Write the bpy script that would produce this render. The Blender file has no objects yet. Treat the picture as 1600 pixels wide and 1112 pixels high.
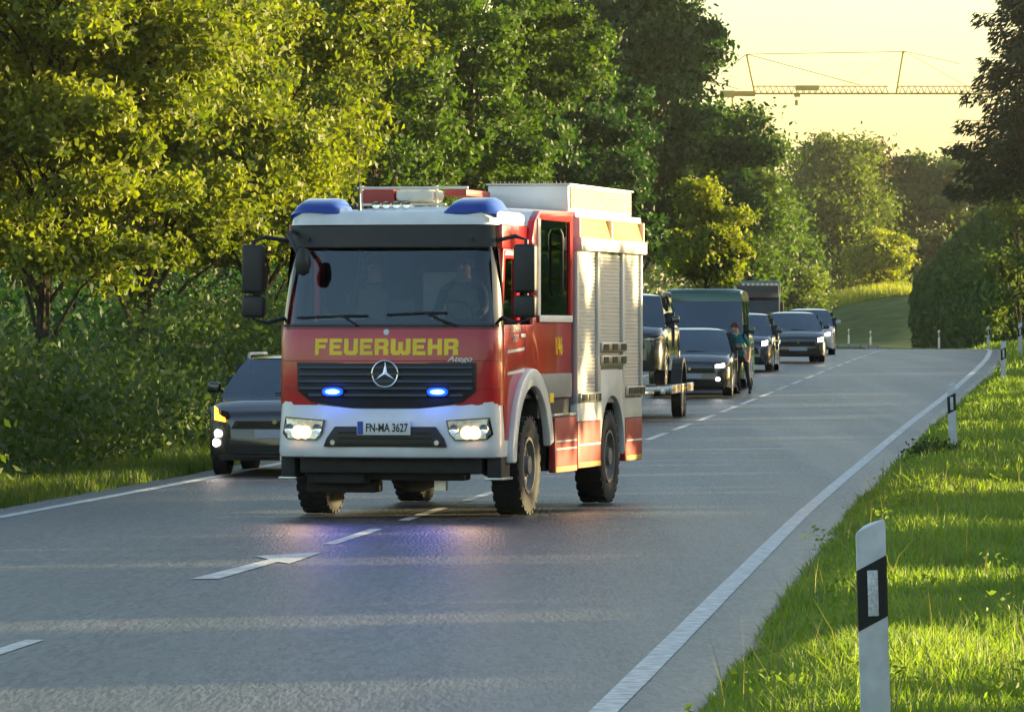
import bpy, bmesh, math, random
import numpy as np
from mathutils import Vector, Matrix

R = math.radians
rng = np.random.default_rng(7)
random.seed(7)
scene = bpy.context.scene
COL = scene.collection

# ------------------------------------------------------------------ camera, sky, sun, exposure
CAMZ = 1.90
FPX = 8500.0            # focal length in pixels of a 1600 px wide picture
cam_data = bpy.data.cameras.new("camera")
cam = bpy.data.objects.new("camera", cam_data)
COL.objects.link(cam)
cam.location = (0, 0, CAMZ)
cam.rotation_euler = (R(90), 0, 0)
cam_data.sensor_width = 36.0
cam_data.lens = FPX / 1600 * 36.0
cam_data.shift_y = -41.0 / 1600
cam_data.clip_start = 0.5
cam_data.clip_end = 20000
scene.camera = cam

SUN_AZ = 70.0           # degrees clockwise from the view direction (+Y)
SUN_EL = 6.4
world = bpy.data.worlds.new("World")
scene.world = world
world.use_nodes = True
wn = world.node_tree.nodes
wl = world.node_tree.links
bg = wn["Background"]
sky = wn.new("ShaderNodeTexSky")
sky.sky_type = 'NISHITA'
sky.sun_disc = False
sky.sun_elevation = R(SUN_EL)
sky.sun_rotation = R(SUN_AZ)
sky.air_density = 0.98
sky.dust_density = 1.4
sky.ozone_density = 1.1
wl.new(sky.outputs[0], bg.inputs[0])
bg.inputs[1].default_value = 0.11
sun_data = bpy.data.lights.new("sun", 'SUN')
sun_data.energy = 5.0
sun_data.angle = R(1.0)
sun_data.color = (1.0, 0.78, 0.38)
sun = bpy.data.objects.new("sun", sun_data)
COL.objects.link(sun)
sd = Vector((math.sin(R(SUN_AZ)) * math.cos(R(SUN_EL)), math.cos(R(SUN_AZ)) * math.cos(R(SUN_EL)), math.sin(R(SUN_EL))))
sun.rotation_euler = (-sd).to_track_quat('-Z', 'Y').to_euler()
vs = scene.view_settings
vs.view_transform = 'Standard'
vs.look = 'None'
vs.gamma = 1.0
vs.use_curve_mapping = False
vs.exposure = 2.2
scene.cycles.max_bounces = 6
scene.cycles.transparent_max_bounces = 12
scene.cycles.use_denoising = True
scene.cycles.sample_clamp_indirect = 6.0


# ------------------------------------------------------------------ helpers: materials
def mat(name, col, rough=0.6, metal=0.0, var=0.12, scale=6.0, bump=0.0, bscale=60.0, coat=0.0, emis=None, es=0.0, spec=0.5, col2=None, coat_ior=1.5):
    m = bpy.data.materials.new(name)
    m.use_nodes = True
    nt = m.node_tree
    n, l = nt.nodes, nt.links
    p = n["Principled BSDF"]
    tc = n.new("ShaderNodeTexCoord")
    nz = n.new("ShaderNodeTexNoise")
    nz.inputs["Scale"].default_value = scale
    nz.inputs["Detail"].default_value = 5
    l.new(tc.outputs["Object"], nz.inputs["Vector"])
    rp = n.new("ShaderNodeValToRGB")
    rp.color_ramp.elements[0].position = 0.3
    rp.color_ramp.elements[1].position = 0.7
    c2 = col2 if col2 else tuple(min(1, c * (1 + var)) for c in col)
    rp.color_ramp.elements[0].color = (*[c * (1 - var) for c in col], 1)
    rp.color_ramp.elements[1].color = (*c2, 1)
    l.new(nz.outputs[0], rp.inputs[0])
    l.new(rp.outputs[0], p.inputs["Base Color"])
    p.inputs["Roughness"].default_value = rough
    p.inputs["Metallic"].default_value = metal
    p.inputs["Specular IOR Level"].default_value = spec
    if coat:
        p.inputs["Coat Weight"].default_value = coat
        p.inputs["Coat Roughness"].default_value = 0.06
        p.inputs["Coat IOR"].default_value = coat_ior
    if bump:
        b = n.new("ShaderNodeBump")
        n2 = n.new("ShaderNodeTexNoise")
        n2.inputs["Scale"].default_value = bscale
        n2.inputs["Detail"].default_value = 4
        l.new(tc.outputs["Object"], n2.inputs["Vector"])
        l.new(n2.outputs[0], b.inputs["Height"])
        b.inputs["Strength"].default_value = bump
        b.inputs["Distance"].default_value = 0.02
        l.new(b.outputs[0], p.inputs["Normal"])
    if emis:
        p.inputs["Emission Color"].default_value = (*emis, 1)
        p.inputs["Emission Strength"].default_value = es
    return m


def glass(name, tint=(0.25, 0.28, 0.3), rough=0.02, refl=1.5):
    m = bpy.data.materials.new(name)
    m.use_nodes = True
    n, l = m.node_tree.nodes, m.node_tree.links
    n.remove(n["Principled BSDF"])
    tr = n.new("ShaderNodeBsdfTransparent")
    tr.inputs[0].default_value = (*tint, 1)
    gl = n.new("ShaderNodeBsdfGlossy")
    gl.inputs["Roughness"].default_value = rough
    gl.inputs["Color"].default_value = (0.78, 0.90, 1.0, 1)
    fr = n.new("ShaderNodeFresnel")
    fr.inputs[0].default_value = refl
    tc = n.new("ShaderNodeTexCoord")
    nz = n.new("ShaderNodeTexNoise")
    nz.inputs["Scale"].default_value = 1.5
    l.new(tc.outputs["Object"], nz.inputs["Vector"])
    b = n.new("ShaderNodeBump")
    b.inputs["Strength"].default_value = 0.02
    l.new(nz.outputs[0], b.inputs["Height"])
    l.new(b.outputs[0], gl.inputs["Normal"])
    mx = n.new("ShaderNodeMixShader")
    l.new(fr.outputs[0], mx.inputs[0])
    l.new(tr.outputs[0], mx.inputs[1])
    l.new(gl.outputs[0], mx.inputs[2])
    l.new(mx.outputs[0], n["Material Output"].inputs[0])
    return m


def leafmat(name, c1, c2, trans=0.45, scale=0.6, gloss=0.03, tcol=None):
    """leaf: diffuse + translucent, colour varies by leaf and by clump"""
    m = bpy.data.materials.new(name)
    m.use_nodes = True
    n, l = m.node_tree.nodes, m.node_tree.links
    n.remove(n["Principled BSDF"])
    geo = n.new("ShaderNodeNewGeometry")
    tc = n.new("ShaderNodeTexCoord")
    nz = n.new("ShaderNodeTexNoise")
    nz.inputs["Scale"].default_value = scale
    nz.inputs["Detail"].default_value = 3
    l.new(tc.outputs["Object"], nz.inputs["Vector"])
    ad = n.new("ShaderNodeMath")
    ad.operation = 'MULTIPLY_ADD'
    ad.inputs[1].default_value = 0.5
    l.new(geo.outputs["Random Per Island"], ad.inputs[0])
    sc = n.new("ShaderNodeMath")
    sc.operation = 'MULTIPLY_ADD'
    sc.inputs[1].default_value = 1.6
    sc.inputs[2].default_value = -0.55
    l.new(nz.outputs[0], sc.inputs[0])
    l.new(sc.outputs[0], ad.inputs[2])
    rp = n.new("ShaderNodeValToRGB")
    rp.color_ramp.elements[0].color = (*c1, 1)
    rp.color_ramp.elements[1].color = (*c2, 1)
    l.new(ad.outputs[0], rp.inputs[0])
    df = n.new("ShaderNodeBsdfDiffuse")
    tl = n.new("ShaderNodeBsdfTranslucent")
    gl = n.new("ShaderNodeBsdfGlossy")
    gl.inputs["Roughness"].default_value = 0.6
    l.new(rp.outputs[0], df.inputs[0])
    mlt = n.new("ShaderNodeMixRGB")
    mlt.blend_type = 'MULTIPLY'
    mlt.inputs[0].default_value = 1.0
    mlt.inputs[2].default_value = (*(tcol or (1.35, 1.5, 0.5)), 1)
    l.new(rp.outputs[0], mlt.inputs[1])
    l.new(mlt.outputs[0], tl.inputs[0])
    m1 = n.new("ShaderNodeMixShader")
    m1.inputs[0].default_value = trans
    l.new(df.outputs[0], m1.inputs[1])
    l.new(tl.outputs[0], m1.inputs[2])
    m2 = n.new("ShaderNodeMixShader")
    m2.inputs[0].default_value = gloss
    l.new(m1.outputs[0], m2.inputs[1])
    l.new(gl.outputs[0], m2.inputs[2])
    l.new(m2.outputs[0], n["Material Output"].inputs[0])
    return m


# ------------------------------------------------------------------ helpers: objects
def empty(name, loc=(0, 0, 0), rz=0.0, label=None, cat=None, group=None):
    o = bpy.data.objects.new(name, None)
    COL.objects.link(o)
    o.location = loc
    o.rotation_euler = (0, 0, rz)
    tag(o, label, cat, group)
    return o


def tag(o, label=None, cat=None, group=None, kind=None):
    if label: o["label"] = label
    if cat: o["category"] = cat
    if group: o["group"] = group
    if kind: o["kind"] = kind
    return o


def link_mesh(name, me, m, parent=None):
    if m is not None:
        me.materials.append(m)
    o = bpy.data.objects.new(name, me)
    COL.objects.link(o)
    if parent is not None:
        o.parent = parent
    return o


class MB:
    def __init__(self):
        self.v, self.f = [], []

    def add(self, vs_, fs_):
        b = len(self.v)
        self.v += [tuple(p) for p in vs_]
        self.f += [tuple(i + b for i in f) for f in fs_]
        return self

    def box(self, x0, x1, y0, y1, z0, z1):
        return self.add([(x0, y0, z0), (x1, y0, z0), (x1, y1, z0), (x0, y1, z0), (x0, y0, z1), (x1, y0, z1), (x1, y1, z1), (x0, y1, z1)],
                        [(3, 2, 1, 0), (4, 5, 6, 7), (0, 1, 5, 4), (1, 2, 6, 5), (2, 3, 7, 6), (3, 0, 4, 7)])

    def prism(self, poly, axis, a0, a1):
        n = len(poly)
        def P(p, a):
            return (a, p[0], p[1]) if axis == 'x' else ((p[0], a, p[1]) if axis == 'y' else (p[0], p[1], a))
        vs_ = [P(p, a0) for p in poly] + [P(p, a1) for p in poly]
        fs_ = [tuple(range(n - 1, -1, -1)), tuple(range(n, 2 * n))] + [(i, (i + 1) % n, n + (i + 1) % n, n + i) for i in range(n)]
        return self.add(vs_, fs_)

    def tube(self, pts, rad, n=8, cap=True):
        pts = [Vector(p) for p in pts]
        if not hasattr(rad, '__len__'):
            rad = [rad] * len(pts)
        vs_, fs_ = [], []
        up = None
        for i, p in enumerate(pts):
            t = (pts[min(i + 1, len(pts) - 1)] - pts[max(i - 1, 0)]).normalized()
            a = t.orthogonal().normalized() if up is None else (up - t * up.dot(t)).normalized()
            up = a
            b = t.cross(a)
            for k in range(n):
                w = 2 * math.pi * k / n
                vs_.append(p + (a * math.cos(w) + b * math.sin(w)) * rad[i])
        for i in range(len(pts) - 1):
            for k in range(n):
                fs_.append((i * n + k, i * n + (k + 1) % n, (i + 1) * n + (k + 1) % n, (i + 1) * n + k))
        if cap:
            fs_.append(tuple(range(n - 1, -1, -1)))
            fs_.append(tuple(range((len(pts) - 1) * n, len(pts) * n)))
        return self.add(vs_, fs_)

    def lathe(self, prof, c=(0, 0, 0), axis='x', n=24):
        """prof: (radius, height along axis)"""
        vs_, fs_ = [], []
        for r, h in prof:
            for k in range(n):
                w = 2 * math.pi * k / n
                a, b = r * math.cos(w), r * math.sin(w)
                q = (h, a, b) if axis == 'x' else ((a, h, b) if axis == 'y' else (a, b, h))
                vs_.append((c[0] + q[0], c[1] + q[1], c[2] + q[2]))
        for i in range(len(prof) - 1):
            for k in range(n):
                fs_.append((i * n + k, i * n + (k + 1) % n, (i + 1) * n + (k + 1) % n, (i + 1) * n + k))
        return self.add(vs_, fs_)

    def disc(self, c, r, axis='y', n=20, rz=None):
        rz = rz or r
        vs_ = []
        for k in range(n):
            w = 2 * math.pi * k / n
            a, b = r * math.cos(w), rz * math.sin(w)
            q = (0, a, b) if axis == 'x' else ((a, 0, b) if axis == 'y' else (a, b, 0))
            vs_.append((c[0] + q[0], c[1] + q[1], c[2] + q[2]))
        return self.add(vs_, [tuple(range(n))])

    def grid(self, rows, close=False):
        """rows: list of equal-length point lists"""
        n = len(rows[0])
        vs_ = [p for r in rows for p in r]
        fs_ = []
        for i in range(len(rows) - 1):
            for k in range(n if close else n - 1):
                fs_.append((i * n + k, i * n + (k + 1) % n, (i + 1) * n + (k + 1) % n, (i + 1) * n + k))
        return self.add(vs_, fs_)

    def build(self, name, m, parent=None, smooth=False, bevel=0.0, angle=38, seg=2):
        me = bpy.data.meshes.new(name)
        bm = bmesh.new()
        bv = [bm.verts.new(p) for p in self.v]
        for f in self.f:
            try:
                bm.faces.new([bv[i] for i in f])
            except ValueError:
                pass
        bmesh.ops.remove_doubles(bm, verts=bm.verts, dist=0.0004)
        bmesh.ops.recalc_face_normals(bm, faces=bm.faces)
        if bevel:
            es = [e for e in bm.edges if len(e.link_faces) == 2 and e.calc_face_angle(0) > R(28)]
            bmesh.ops.bevel(bm, geom=es, offset=bevel, segments=seg, affect='EDGES', profile=0.5, clamp_overlap=True)
        bm.to_mesh(me)
        bm.free()
        if smooth or bevel:
            me.shade_smooth()
            me.set_sharp_from_angle(angle=R(angle))
        return link_mesh(name, me, m, parent)


def fast_mesh(name, V, F, m, parent=None):
    """V (n,3), F (k, c) arrays, all faces with c corners"""
    me = bpy.data.meshes.new(name)
    V = np.ascontiguousarray(V, dtype=np.float32)
    F = np.ascontiguousarray(F, dtype=np.int32)
    k, c = F.shape
    me.vertices.add(len(V))
    me.vertices.foreach_set("co", V.ravel())
    me.loops.add(k * c)
    me.loops.foreach_set("vertex_index", F.ravel())
    me.polygons.add(k)
    me.polygons.foreach_set("loop_start", np.arange(0, k * c, c, dtype=np.int32))
    me.update(calc_edges=True)
    return link_mesh(name, me, m, parent)


def text_part(name, body, size, m, parent, loc, rot, depth=0.003, bold=0.0, sx=1.0, align='CENTER', shear=0.0):
    cu = bpy.data.curves.new("letters", 'FONT')
    cu.body = body
    cu.size = size
    cu.extrude = depth
    cu.offset = bold
    cu.shear = shear
    cu.align_x = align
    cu.align_y = 'CENTER'
    t = bpy.data.objects.new("letters", cu)
    COL.objects.link(t)
    dg = bpy.context.evaluated_depsgraph_get()
    me = bpy.data.meshes.new_from_object(t.evaluated_get(dg))
    me.name = name
    bpy.data.objects.remove(t)
    me.materials.clear()
    o = link_mesh(name, me, m, parent)
    o.location = loc
    o.rotation_euler = rot
    o.scale = (sx, 1, 1)
    return o


def copy_tree(o, parent=None):
    c = o.copy()
    COL.objects.link(c)
    c.parent = parent
    for ch in o.children:
        copy_tree(ch, c)
    return c


# ------------------------------------------------------------------ road geometry in plan and profile
_Y = np.array([-60, 0, 28, 45, 56, 70, 80, 90, 100, 110, 120, 135, 150, 165, 180, 195, 215, 243, 303, 354, 400, 450, 500, 560, 640.])
_X = np.array([-11.2, -5.85, -3.38, -1.9, -.95, .36, 1.36, 2.39, 3.47, 4.62, 5.76, 7.40, 8.98, 10.48, 11.86, 13.23, 14.8, 16.6, 18.9, 19.2, 17.5, 13.5, 7, -4, -22.])
_Z = np.array([0, 0, 0, 0, -.01, 0, .05, .13, .24, .38, .53, .73, .90, 1.03, 1.10, 1.15, 1.14, .95, .72, .6, .5, .4, .4, .4, .4])
_yy = np.linspace(-60, 640, 1401)
def _sm(a):
    v = np.interp(_yy, _Y, a)
    k = np.hanning(29); k /= k.sum()
    return np.convolve(np.pad(v, 14, mode='edge'), k, mode='valid')
_xs, _zs = _sm(_X), _sm(_Z)
def xc(y): return np.interp(y, _yy, _xs)
def zr(y): return np.interp(y, _yy, _zs)
def head(y):
    return math.atan2(float(xc(y + 2) - xc(y - 2)), 4.0)
def at(px, d):
    return (px - 800) * d / FPX
WR, WL, SH = 3.9, 4.2, 0.5
def sstep(a, b, x):
    t = np.clip((x - a) / (b - a), 0, 1)
    return t * t * (3 - 2 * t)
def ground_z(x, y):
    x = np.asarray(x, float); y = np.asarray(y, float)
    t = x - xc(y)
    z = zr(y) - 0.02
    er = t - (WR + SH)
    el = -t - (WL + SH)
    z = z + sstep(0.0, 0.9, er) * 0.15 + sstep(1.5, 9, er) * 0.35
    z = z - sstep(0.3, 1.2, el) * 0.05 + sstep(1.5, 6, el) * 0.25
    near = (np.maximum(er, el) < 0)
    z = np.where(near, z - 0.06, z)
    # grassy bank on the outside of the far bend
    b = sstep(388, 470, y + (x - 25) * 0.5) * sstep(10, 20, x + (y - 430) * 0.2)
    z = z + b * (1.9 + 2.3 * sstep(20, 33, x))
    return z
# ------------------------------------------------------------------ materials of the setting
def asphalt():
    m = bpy.data.materials.new("asphalt")
    m.use_nodes = True
    n, l = m.node_tree.nodes, m.node_tree.links
    p = n["Principled BSDF"]
    tc = n.new("ShaderNodeTexCoord")
    v = n.new("ShaderNodeTexVoronoi")
    v.inputs["Scale"].default_value = 26.0
    mpv = n.new("ShaderNodeMapping")
    mpv.inputs["Rotation"].default_value = (0, 0, R(5.5))
    mpv.inputs["Scale"].default_value = (1.0, 0.14, 1)
    l.new(tc.outputs["Object"], mpv.inputs[0])
    l.new(mpv.outputs[0], v.inputs["Vector"])
    r1 = n.new("ShaderNodeValToRGB")
    r1.color_ramp.elements[0].position = 0.0
    r1.color_ramp.elements[0].color = (0.018, 0.020, 0.023, 1)
    r1.color_ramp.elements[1].position = 1.0
    r1.color_ramp.elements[1].color = (0.098, 0.102, 0.110, 1)
    l.new(v.outputs["Color"], r1.inputs[0])
    nb = n.new("ShaderNodeTexNoise")
    nb.inputs["Scale"].default_value = 0.35
    nb.inputs["Detail"].default_value = 6
    mp = n.new("ShaderNodeMapping")
    mp.inputs["Rotation"].default_value = (0, 0, R(5.5))
    mp.inputs["Scale"].default_value = (2.6, 0.03, 1)
    l.new(tc.outputs["Object"], mp.inputs[0])
    l.new(mp.outputs[0], nb.inputs["Vector"])
    r2 = n.new("ShaderNodeValToRGB")
    r2.color_ramp.elements[0].position = 0.32
    r2.color_ramp.elements[0].color = (0.72, 0.73, 0.76, 1)
    r2.color_ramp.elements[1].position = 0.68
    r2.color_ramp.elements[1].color = (1.15, 1.14, 1.1, 1)
    l.new(nb.outputs[0], r2.inputs[0])
    mx = n.new("ShaderNodeMixRGB")
    mx.blend_type = 'MULTIPLY'
    mx.inputs[0].default_value = 1
    l.new(r1.outputs[0], mx.inputs[1])
    l.new(r2.outputs[0], mx.inputs[2])
    # wheel tracks polished darker along both lanes, a sealed seam and a few cracks
    at_n = n.new("ShaderNodeAttribute")
    at_n.attribute_name = "lateral"
    tr_n = n.new("ShaderNodeValToRGB")
    cr = tr_n.color_ramp
    def P_(t): return (t + 5.0) / 10.0
    stops = [(-4.7, 1.12), (-3.3, 0.84), (-2.2, 1.10), (-1.2, 0.82), (-0.1, 1.12), (1.0, 0.84), (2.0, 1.10), (3.0, 0.83), (3.9, 1.0), (4.4, 0.9)]
    cr.elements[0].position = P_(stops[0][0]); cr.elements[0].color = (stops[0][1],) * 3 + (1,)
    cr.elements[1].position = P_(stops[-1][0]); cr.elements[1].color = (stops[-1][1],) * 3 + (1,)
    for t_, v_ in stops[1:-1]:
        e_ = cr.elements.new(P_(t_)); e_.color = (v_, v_, v_, 1)
    mr = n.new("ShaderNodeMapRange")
    mr.inputs[1].default_value = -5.0; mr.inputs[2].default_value = 5.0
    l.new(at_n.outputs["Fac"], mr.inputs[0])
    l.new(mr.outputs[0], tr_n.inputs[0])
    mx2 = n.new("ShaderNodeMixRGB"); mx2.blend_type = 'MULTIPLY'; mx2.inputs[0].default_value = 0.8
    l.new(mx.outputs[0], mx2.inputs[1]); l.new(tr_n.outputs[0], mx2.inputs[2])
    vc = n.new("ShaderNodeTexVoronoi"); vc.feature = 'DISTANCE_TO_EDGE'; vc.inputs["Scale"].default_value = 0.16
    nw = n.new("ShaderNodeTexNoise"); nw.inputs["Scale"].default_value = 1.2; nw.inputs["Detail"].default_value = 5
    l.new(tc.outputs["Object"], nw.inputs["Vector"])
    va = n.new("ShaderNodeVectorMath"); va.operation = 'MULTIPLY_ADD'
    va.inputs[1].default_value = (1.2, 1.2, 0)
    l.new(nw.outputs["Color"], va.inputs[0]); l.new(tc.outputs["Object"], va.inputs[2])
    l.new(va.outputs[0], vc.inputs["Vector"])
    ck = n.new("ShaderNodeMapRange"); ck.inputs[1].default_value = 0.0; ck.inputs[2].default_value = 0.004; ck.inputs[3].default_value = 0.5; ck.inputs[4].default_value = 1.0
    l.new(vc.outputs["Distance"], ck.inputs[0])
    mx3 = n.new("ShaderNodeMixRGB"); mx3.blend_type = 'MULTIPLY'; mx3.inputs[0].default_value = 1.0
    l.new(mx2.outputs[0], mx3.inputs[1]); l.new(ck.outputs[0], mx3.inputs[2])
    l.new(mx3.outputs[0], p.inputs["Base Color"])
    rr = n.new("ShaderNodeMapRange")
    rr.inputs[3].default_value = 0.36
    rr.inputs[4].default_value = 0.55
    l.new(nb.outputs[0], rr.inputs[0])
    l.new(rr.outputs[0], p.inputs["Roughness"])
    b = n.new("ShaderNodeBump")
    b.inputs["Strength"].default_value = 0.9
    b.inputs["Distance"].default_value = 0.012
    n3 = n.new("ShaderNodeTexNoise")
    n3.inputs["Scale"].default_value = 32
    n3.inputs["Detail"].default_value = 3
    l.new(mpv.outputs[0], n3.inputs["Vector"])
    l.new(n3.outputs[0], b.inputs["Height"])
    l.new(b.outputs[0], p.inputs["Normal"])
    return m


M = {}
M['asphalt'] = asphalt()
M['soil'] = mat("meadow_ground", (0.030, 0.072, 0.014), 0.95, var=0.35, scale=0.5, bump=0.6, bscale=9, spec=0.1, col2=(0.065, 0.125, 0.022))
M['line'] = mat("road_paint", (0.50, 0.50, 0.49), 0.6, var=0.35, scale=9, bump=0.4, bscale=40, col2=(0.74, 0.74, 0.72))
M['bark'] = mat("bark", (0.045, 0.036, 0.026), 0.95, var=0.4, scale=9, bump=0.9, bscale=22, spec=0.1)
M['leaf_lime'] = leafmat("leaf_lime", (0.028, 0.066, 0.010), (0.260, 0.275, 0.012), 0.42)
M['leaf_mid'] = leafmat("leaf_mid", (0.018, 0.052, 0.012), (0.095, 0.155, 0.014), 0.4)
M['leaf_dark'] = leafmat("leaf_dark", (0.011, 0.040, 0.014), (0.042, 0.098, 0.022), 0.35)
M['leaf_deep'] = leafmat("leaf_deep", (0.020, 0.050, 0.014), (0.062, 0.108, 0.020), 0.35, scale=0.4)
M['leaf_sunlit'] = leafmat("leaf_sunlit", (0.07, 0.11, 0.010), (0.30, 0.30, 0.014), 0.5)  # sunlight on the bank's bush put into a brighter leaf colour
M['leaf_hedge'] = leafmat("leaf_hedge", (0.024, 0.050, 0.014), (0.080, 0.120, 0.024), 0.35, scale=0.8)
M['leaf_far'] = leafmat("leaf_far", (0.045, 0.080, 0.016), (0.130, 0.165, 0.026), 0.45, scale=0.25)
M['leaf_copper'] = leafmat("leaf_copper", (0.045, 0.034, 0.020), (0.095, 0.066, 0.030), 0.4, scale=0.3)
M['needle'] = leafmat("needle", (0.009, 0.030, 0.014), (0.024, 0.056, 0.022), 0.2, tcol=(0.9, 1.2, 0.6))
M['thuja'] = leafmat("thuja_spray", (0.034, 0.080, 0.024), (0.095, 0.160, 0.040), 0.3, scale=0.9)
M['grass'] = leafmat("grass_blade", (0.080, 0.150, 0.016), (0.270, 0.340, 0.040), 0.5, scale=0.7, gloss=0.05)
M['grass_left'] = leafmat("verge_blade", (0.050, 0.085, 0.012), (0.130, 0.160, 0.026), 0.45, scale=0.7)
M['straw_green'] = leafmat("tall_yellow_grass", (0.12, 0.16, 0.02), (0.34, 0.32, 0.04), 0.5)
M['straw'] = leafmat("dry_stalk", (0.16, 0.14, 0.05), (0.32, 0.27, 0.11), 0.3)

# ------------------------------------------------------------------ ground, road, markings
ys = np.concatenate([np.arange(-60, 0, 4), np.arange(0, 130, 1.0), np.arange(130, 560, 3.0), np.arange(560, 640, 10), [700, 800, 950, 1200, 1600, 2200, 3000, 4500, 7000]])
ts = np.concatenate([[-6000, -2500, -1000, -400, -180, -90, -60, -42, -30, -22, -17, -13, -11, -9.5, -8.3, -7.4, -6.7, -6.1, -5.6, -5.2, -4.9, -WL - SH, -WL - SH + 0.15, 0, WR + SH - 0.15, WR + SH],
                     [4.6, 4.85, 5.1, 5.4, 5.8, 6.3, 7, 7.8, 8.8, 10, 11.5, 13, 15, 18, 22, 28, 36, 50, 80, 160, 400, 1000, 2500, 6000]])
gx = xc(ys)[:, None] + ts[None, :]
gy = np.repeat(ys[:, None], len(ts), 1)
gz = ground_z(gx, gy)
off = (ts > WR + SH + 0.1) | (ts < -WL - SH - 0.1)
gz += np.where(off[None, :], rng.normal(0, 0.018, gz.shape), 0)
V = np.stack([gx, gy, gz], -1).reshape(-1, 3)
nr, nc = gx.shape
I = (np.arange(nr - 1)[:, None] * nc + np.arange(nc - 1)[None, :]).ravel()
F = np.stack([I, I + 1, I + nc + 1, I + nc], -1)
ground = fast_mesh("ground", V, F, M['soil'])
ground.data.shade_smooth()
tag(ground, kind="structure")


def ribbon(name, y0, y1, t0, t1, lift, m, step=1.0, thick=0.0, jitter=0.0, parent=None):
    yv = np.arange(y0, y1 + 1e-6, step)
    if yv[-1] < y1 - 1e-3:
        yv = np.append(yv, y1)
    mb = MB()
    rows = []
    for y in yv:
        h = head(y)
        j = random.gauss(0, jitter) if jitter else 0
        k = random.gauss(0, jitter) if jitter else 0
        a = (float(xc(y)) + (t0 + j) * math.cos(h), y - (t0 + j) * math.sin(h), float(zr(y)) + lift)
        b = (float(xc(y)) + (t1 + k) * math.cos(h), y - (t1 + k) * math.sin(h), float(zr(y)) + lift)
        if thick:
            rows.append([(a[0], a[1], a[2] - thick), a, b, (b[0], b[1], b[2] - thick)])
        else:
            rows.append([a, b])
    mb.grid(rows)
    return mb.build(name, m, parent)


yv = np.concatenate([np.arange(-58, 160, 0.7), np.arange(160, 620, 3.0)])
tv = np.array([-WL - SH, -4.3, -3.5, -2.6, -1.8, -0.9, 0, 0.8, 1.6, 2.4, 3.2, 4.0, WR + SH])
hd = np.array([head(a) for a in yv])
g_ = np.random.default_rng(2)
ej = np.zeros((len(yv), len(tv)))
wob = lambda k: np.convolve(g_.normal(0, k, len(yv) + 4), np.ones(5) / 5, mode='valid')
ej[:, 0] = wob(0.09); ej[:, -1] = wob(0.09)
tt = tv[None, :] + ej
V = np.stack([xc(yv)[:, None] + tt * np.cos(hd)[:, None], yv[:, None] - tt * np.sin(hd)[:, None], np.repeat(zr(yv)[:, None], len(tv), 1)], -1)
Vs = np.concatenate([V[:, :1] - np.array([0, 0, 0.1]), V, V[:, -1:] - np.array([0, 0, 0.1])], 1)
nr, nc = Vs.shape[:2]
I = (np.arange(nr - 1)[:, None] * nc + np.arange(nc - 1)[None, :]).ravel()
road = fast_mesh("road", Vs.reshape(-1, 3), np.stack([I, I + 1, I + nc + 1, I + nc], -1), M['asphalt'])
at_ = road.data.attributes.new("lateral", 'FLOAT', 'POINT')
at_.data.foreach_set("value", np.concatenate([tt[:, :1], tt, tt[:, -1:]], 1).astype(np.float32).ravel())
tag(road, kind="structure")
tag(ribbon("edge_line", -58, 470, WR - 0.07, WR + 0.08, 0.005, M['line'], 1.0, jitter=0.0015, parent=road))
tag(ribbon("edge_line", -58, 470, -WL - 0.07, -WL + 0.08, 0.005, M['line'], 1.0, jitter=0.0015, parent=road))
for a, b in [(29.0, 33.3), (48.2, 52.0)] + [(54.4 + 5.6 * k, 58.4 + 5.6 * k) for k in range(30)]:
    ribbon("centre_dash", a, b, -0.06, 0.06, 0.005, M['line'], 1.0, jitter=0.0015, parent=road)
pts = []
for px, py in [(298, 905), (341, 905), (434, 878), (452, 881), (505, 862.5), (397, 869), (420, 874)]:
    s = (py - 515) / CAMZ
    pts.append(((px - 800) / s, FPX / s))
mb = MB()
mb.add([(p[0], p[1], float(zr(p[1])) + 0.006) for p in pts], [tuple(range(len(pts)))])
mb.build("arrow_marking", M['line'], road)


# ------------------------------------------------------------------ vegetation
def rand_dirs(n):
    d = rng.normal(size=(n, 3))
    return d / np.linalg.norm(d, axis=1)[:, None]


def leaf_quads(C, L, W, droop=0.0, up=0.0):
    """rhombic leaves at centres C; L, W half sizes (arrays)"""
    n = len(C)
    a = rand_dirs(n)
    a[:, 2] -= droop
    a[:, 2] += up
    a /= np.linalg.norm(a, axis=1)[:, None]
    b = np.cross(a, rand_dirs(n))
    b /= np.linalg.norm(b, axis=1)[:, None] + 1e-9
    nrm = np.cross(a, b)
    a = a * L[:, None]
    b = b * W[:, None]
    k = nrm * (W * 0.35)[:, None]
    V = np.stack([C - a, C + b + k, C + a, C - b + k], 1).reshape(-1, 3)
    F = np.arange(n * 4).reshape(-1, 4)
    return V, F


def clump_points(lobes, n, csize=0.45, shell=0.7, cl_leaf=45):
    """leaf centres in clumps spread through ellipsoid lobes (cx,cy,cz,rx,ry,rz)"""
    lobes = np.array(lobes, float)
    vol = (lobes[:, 3] * lobes[:, 4] * lobes[:, 5]) ** 0.8
    nc = max(1, n // cl_leaf)
    li = rng.choice(len(lobes), nc, p=vol / vol.sum())
    d = rand_dirs(nc)
    r = shell + (1.05 - shell) * rng.random(nc) ** 0.7
    r = np.where(rng.random(nc) < 0.15, rng.random(nc) * shell, r)
    cc = lobes[li, :3] + d * lobes[li, 3:] * r[:, None]
    pi = rng.integers(0, nc, n)
    g = rng.normal(size=(n, 3)) * np.array([1, 1, 0.6]) * csize * (0.5 + rng.random(nc)[pi, None])
    return cc[pi] + g


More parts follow.
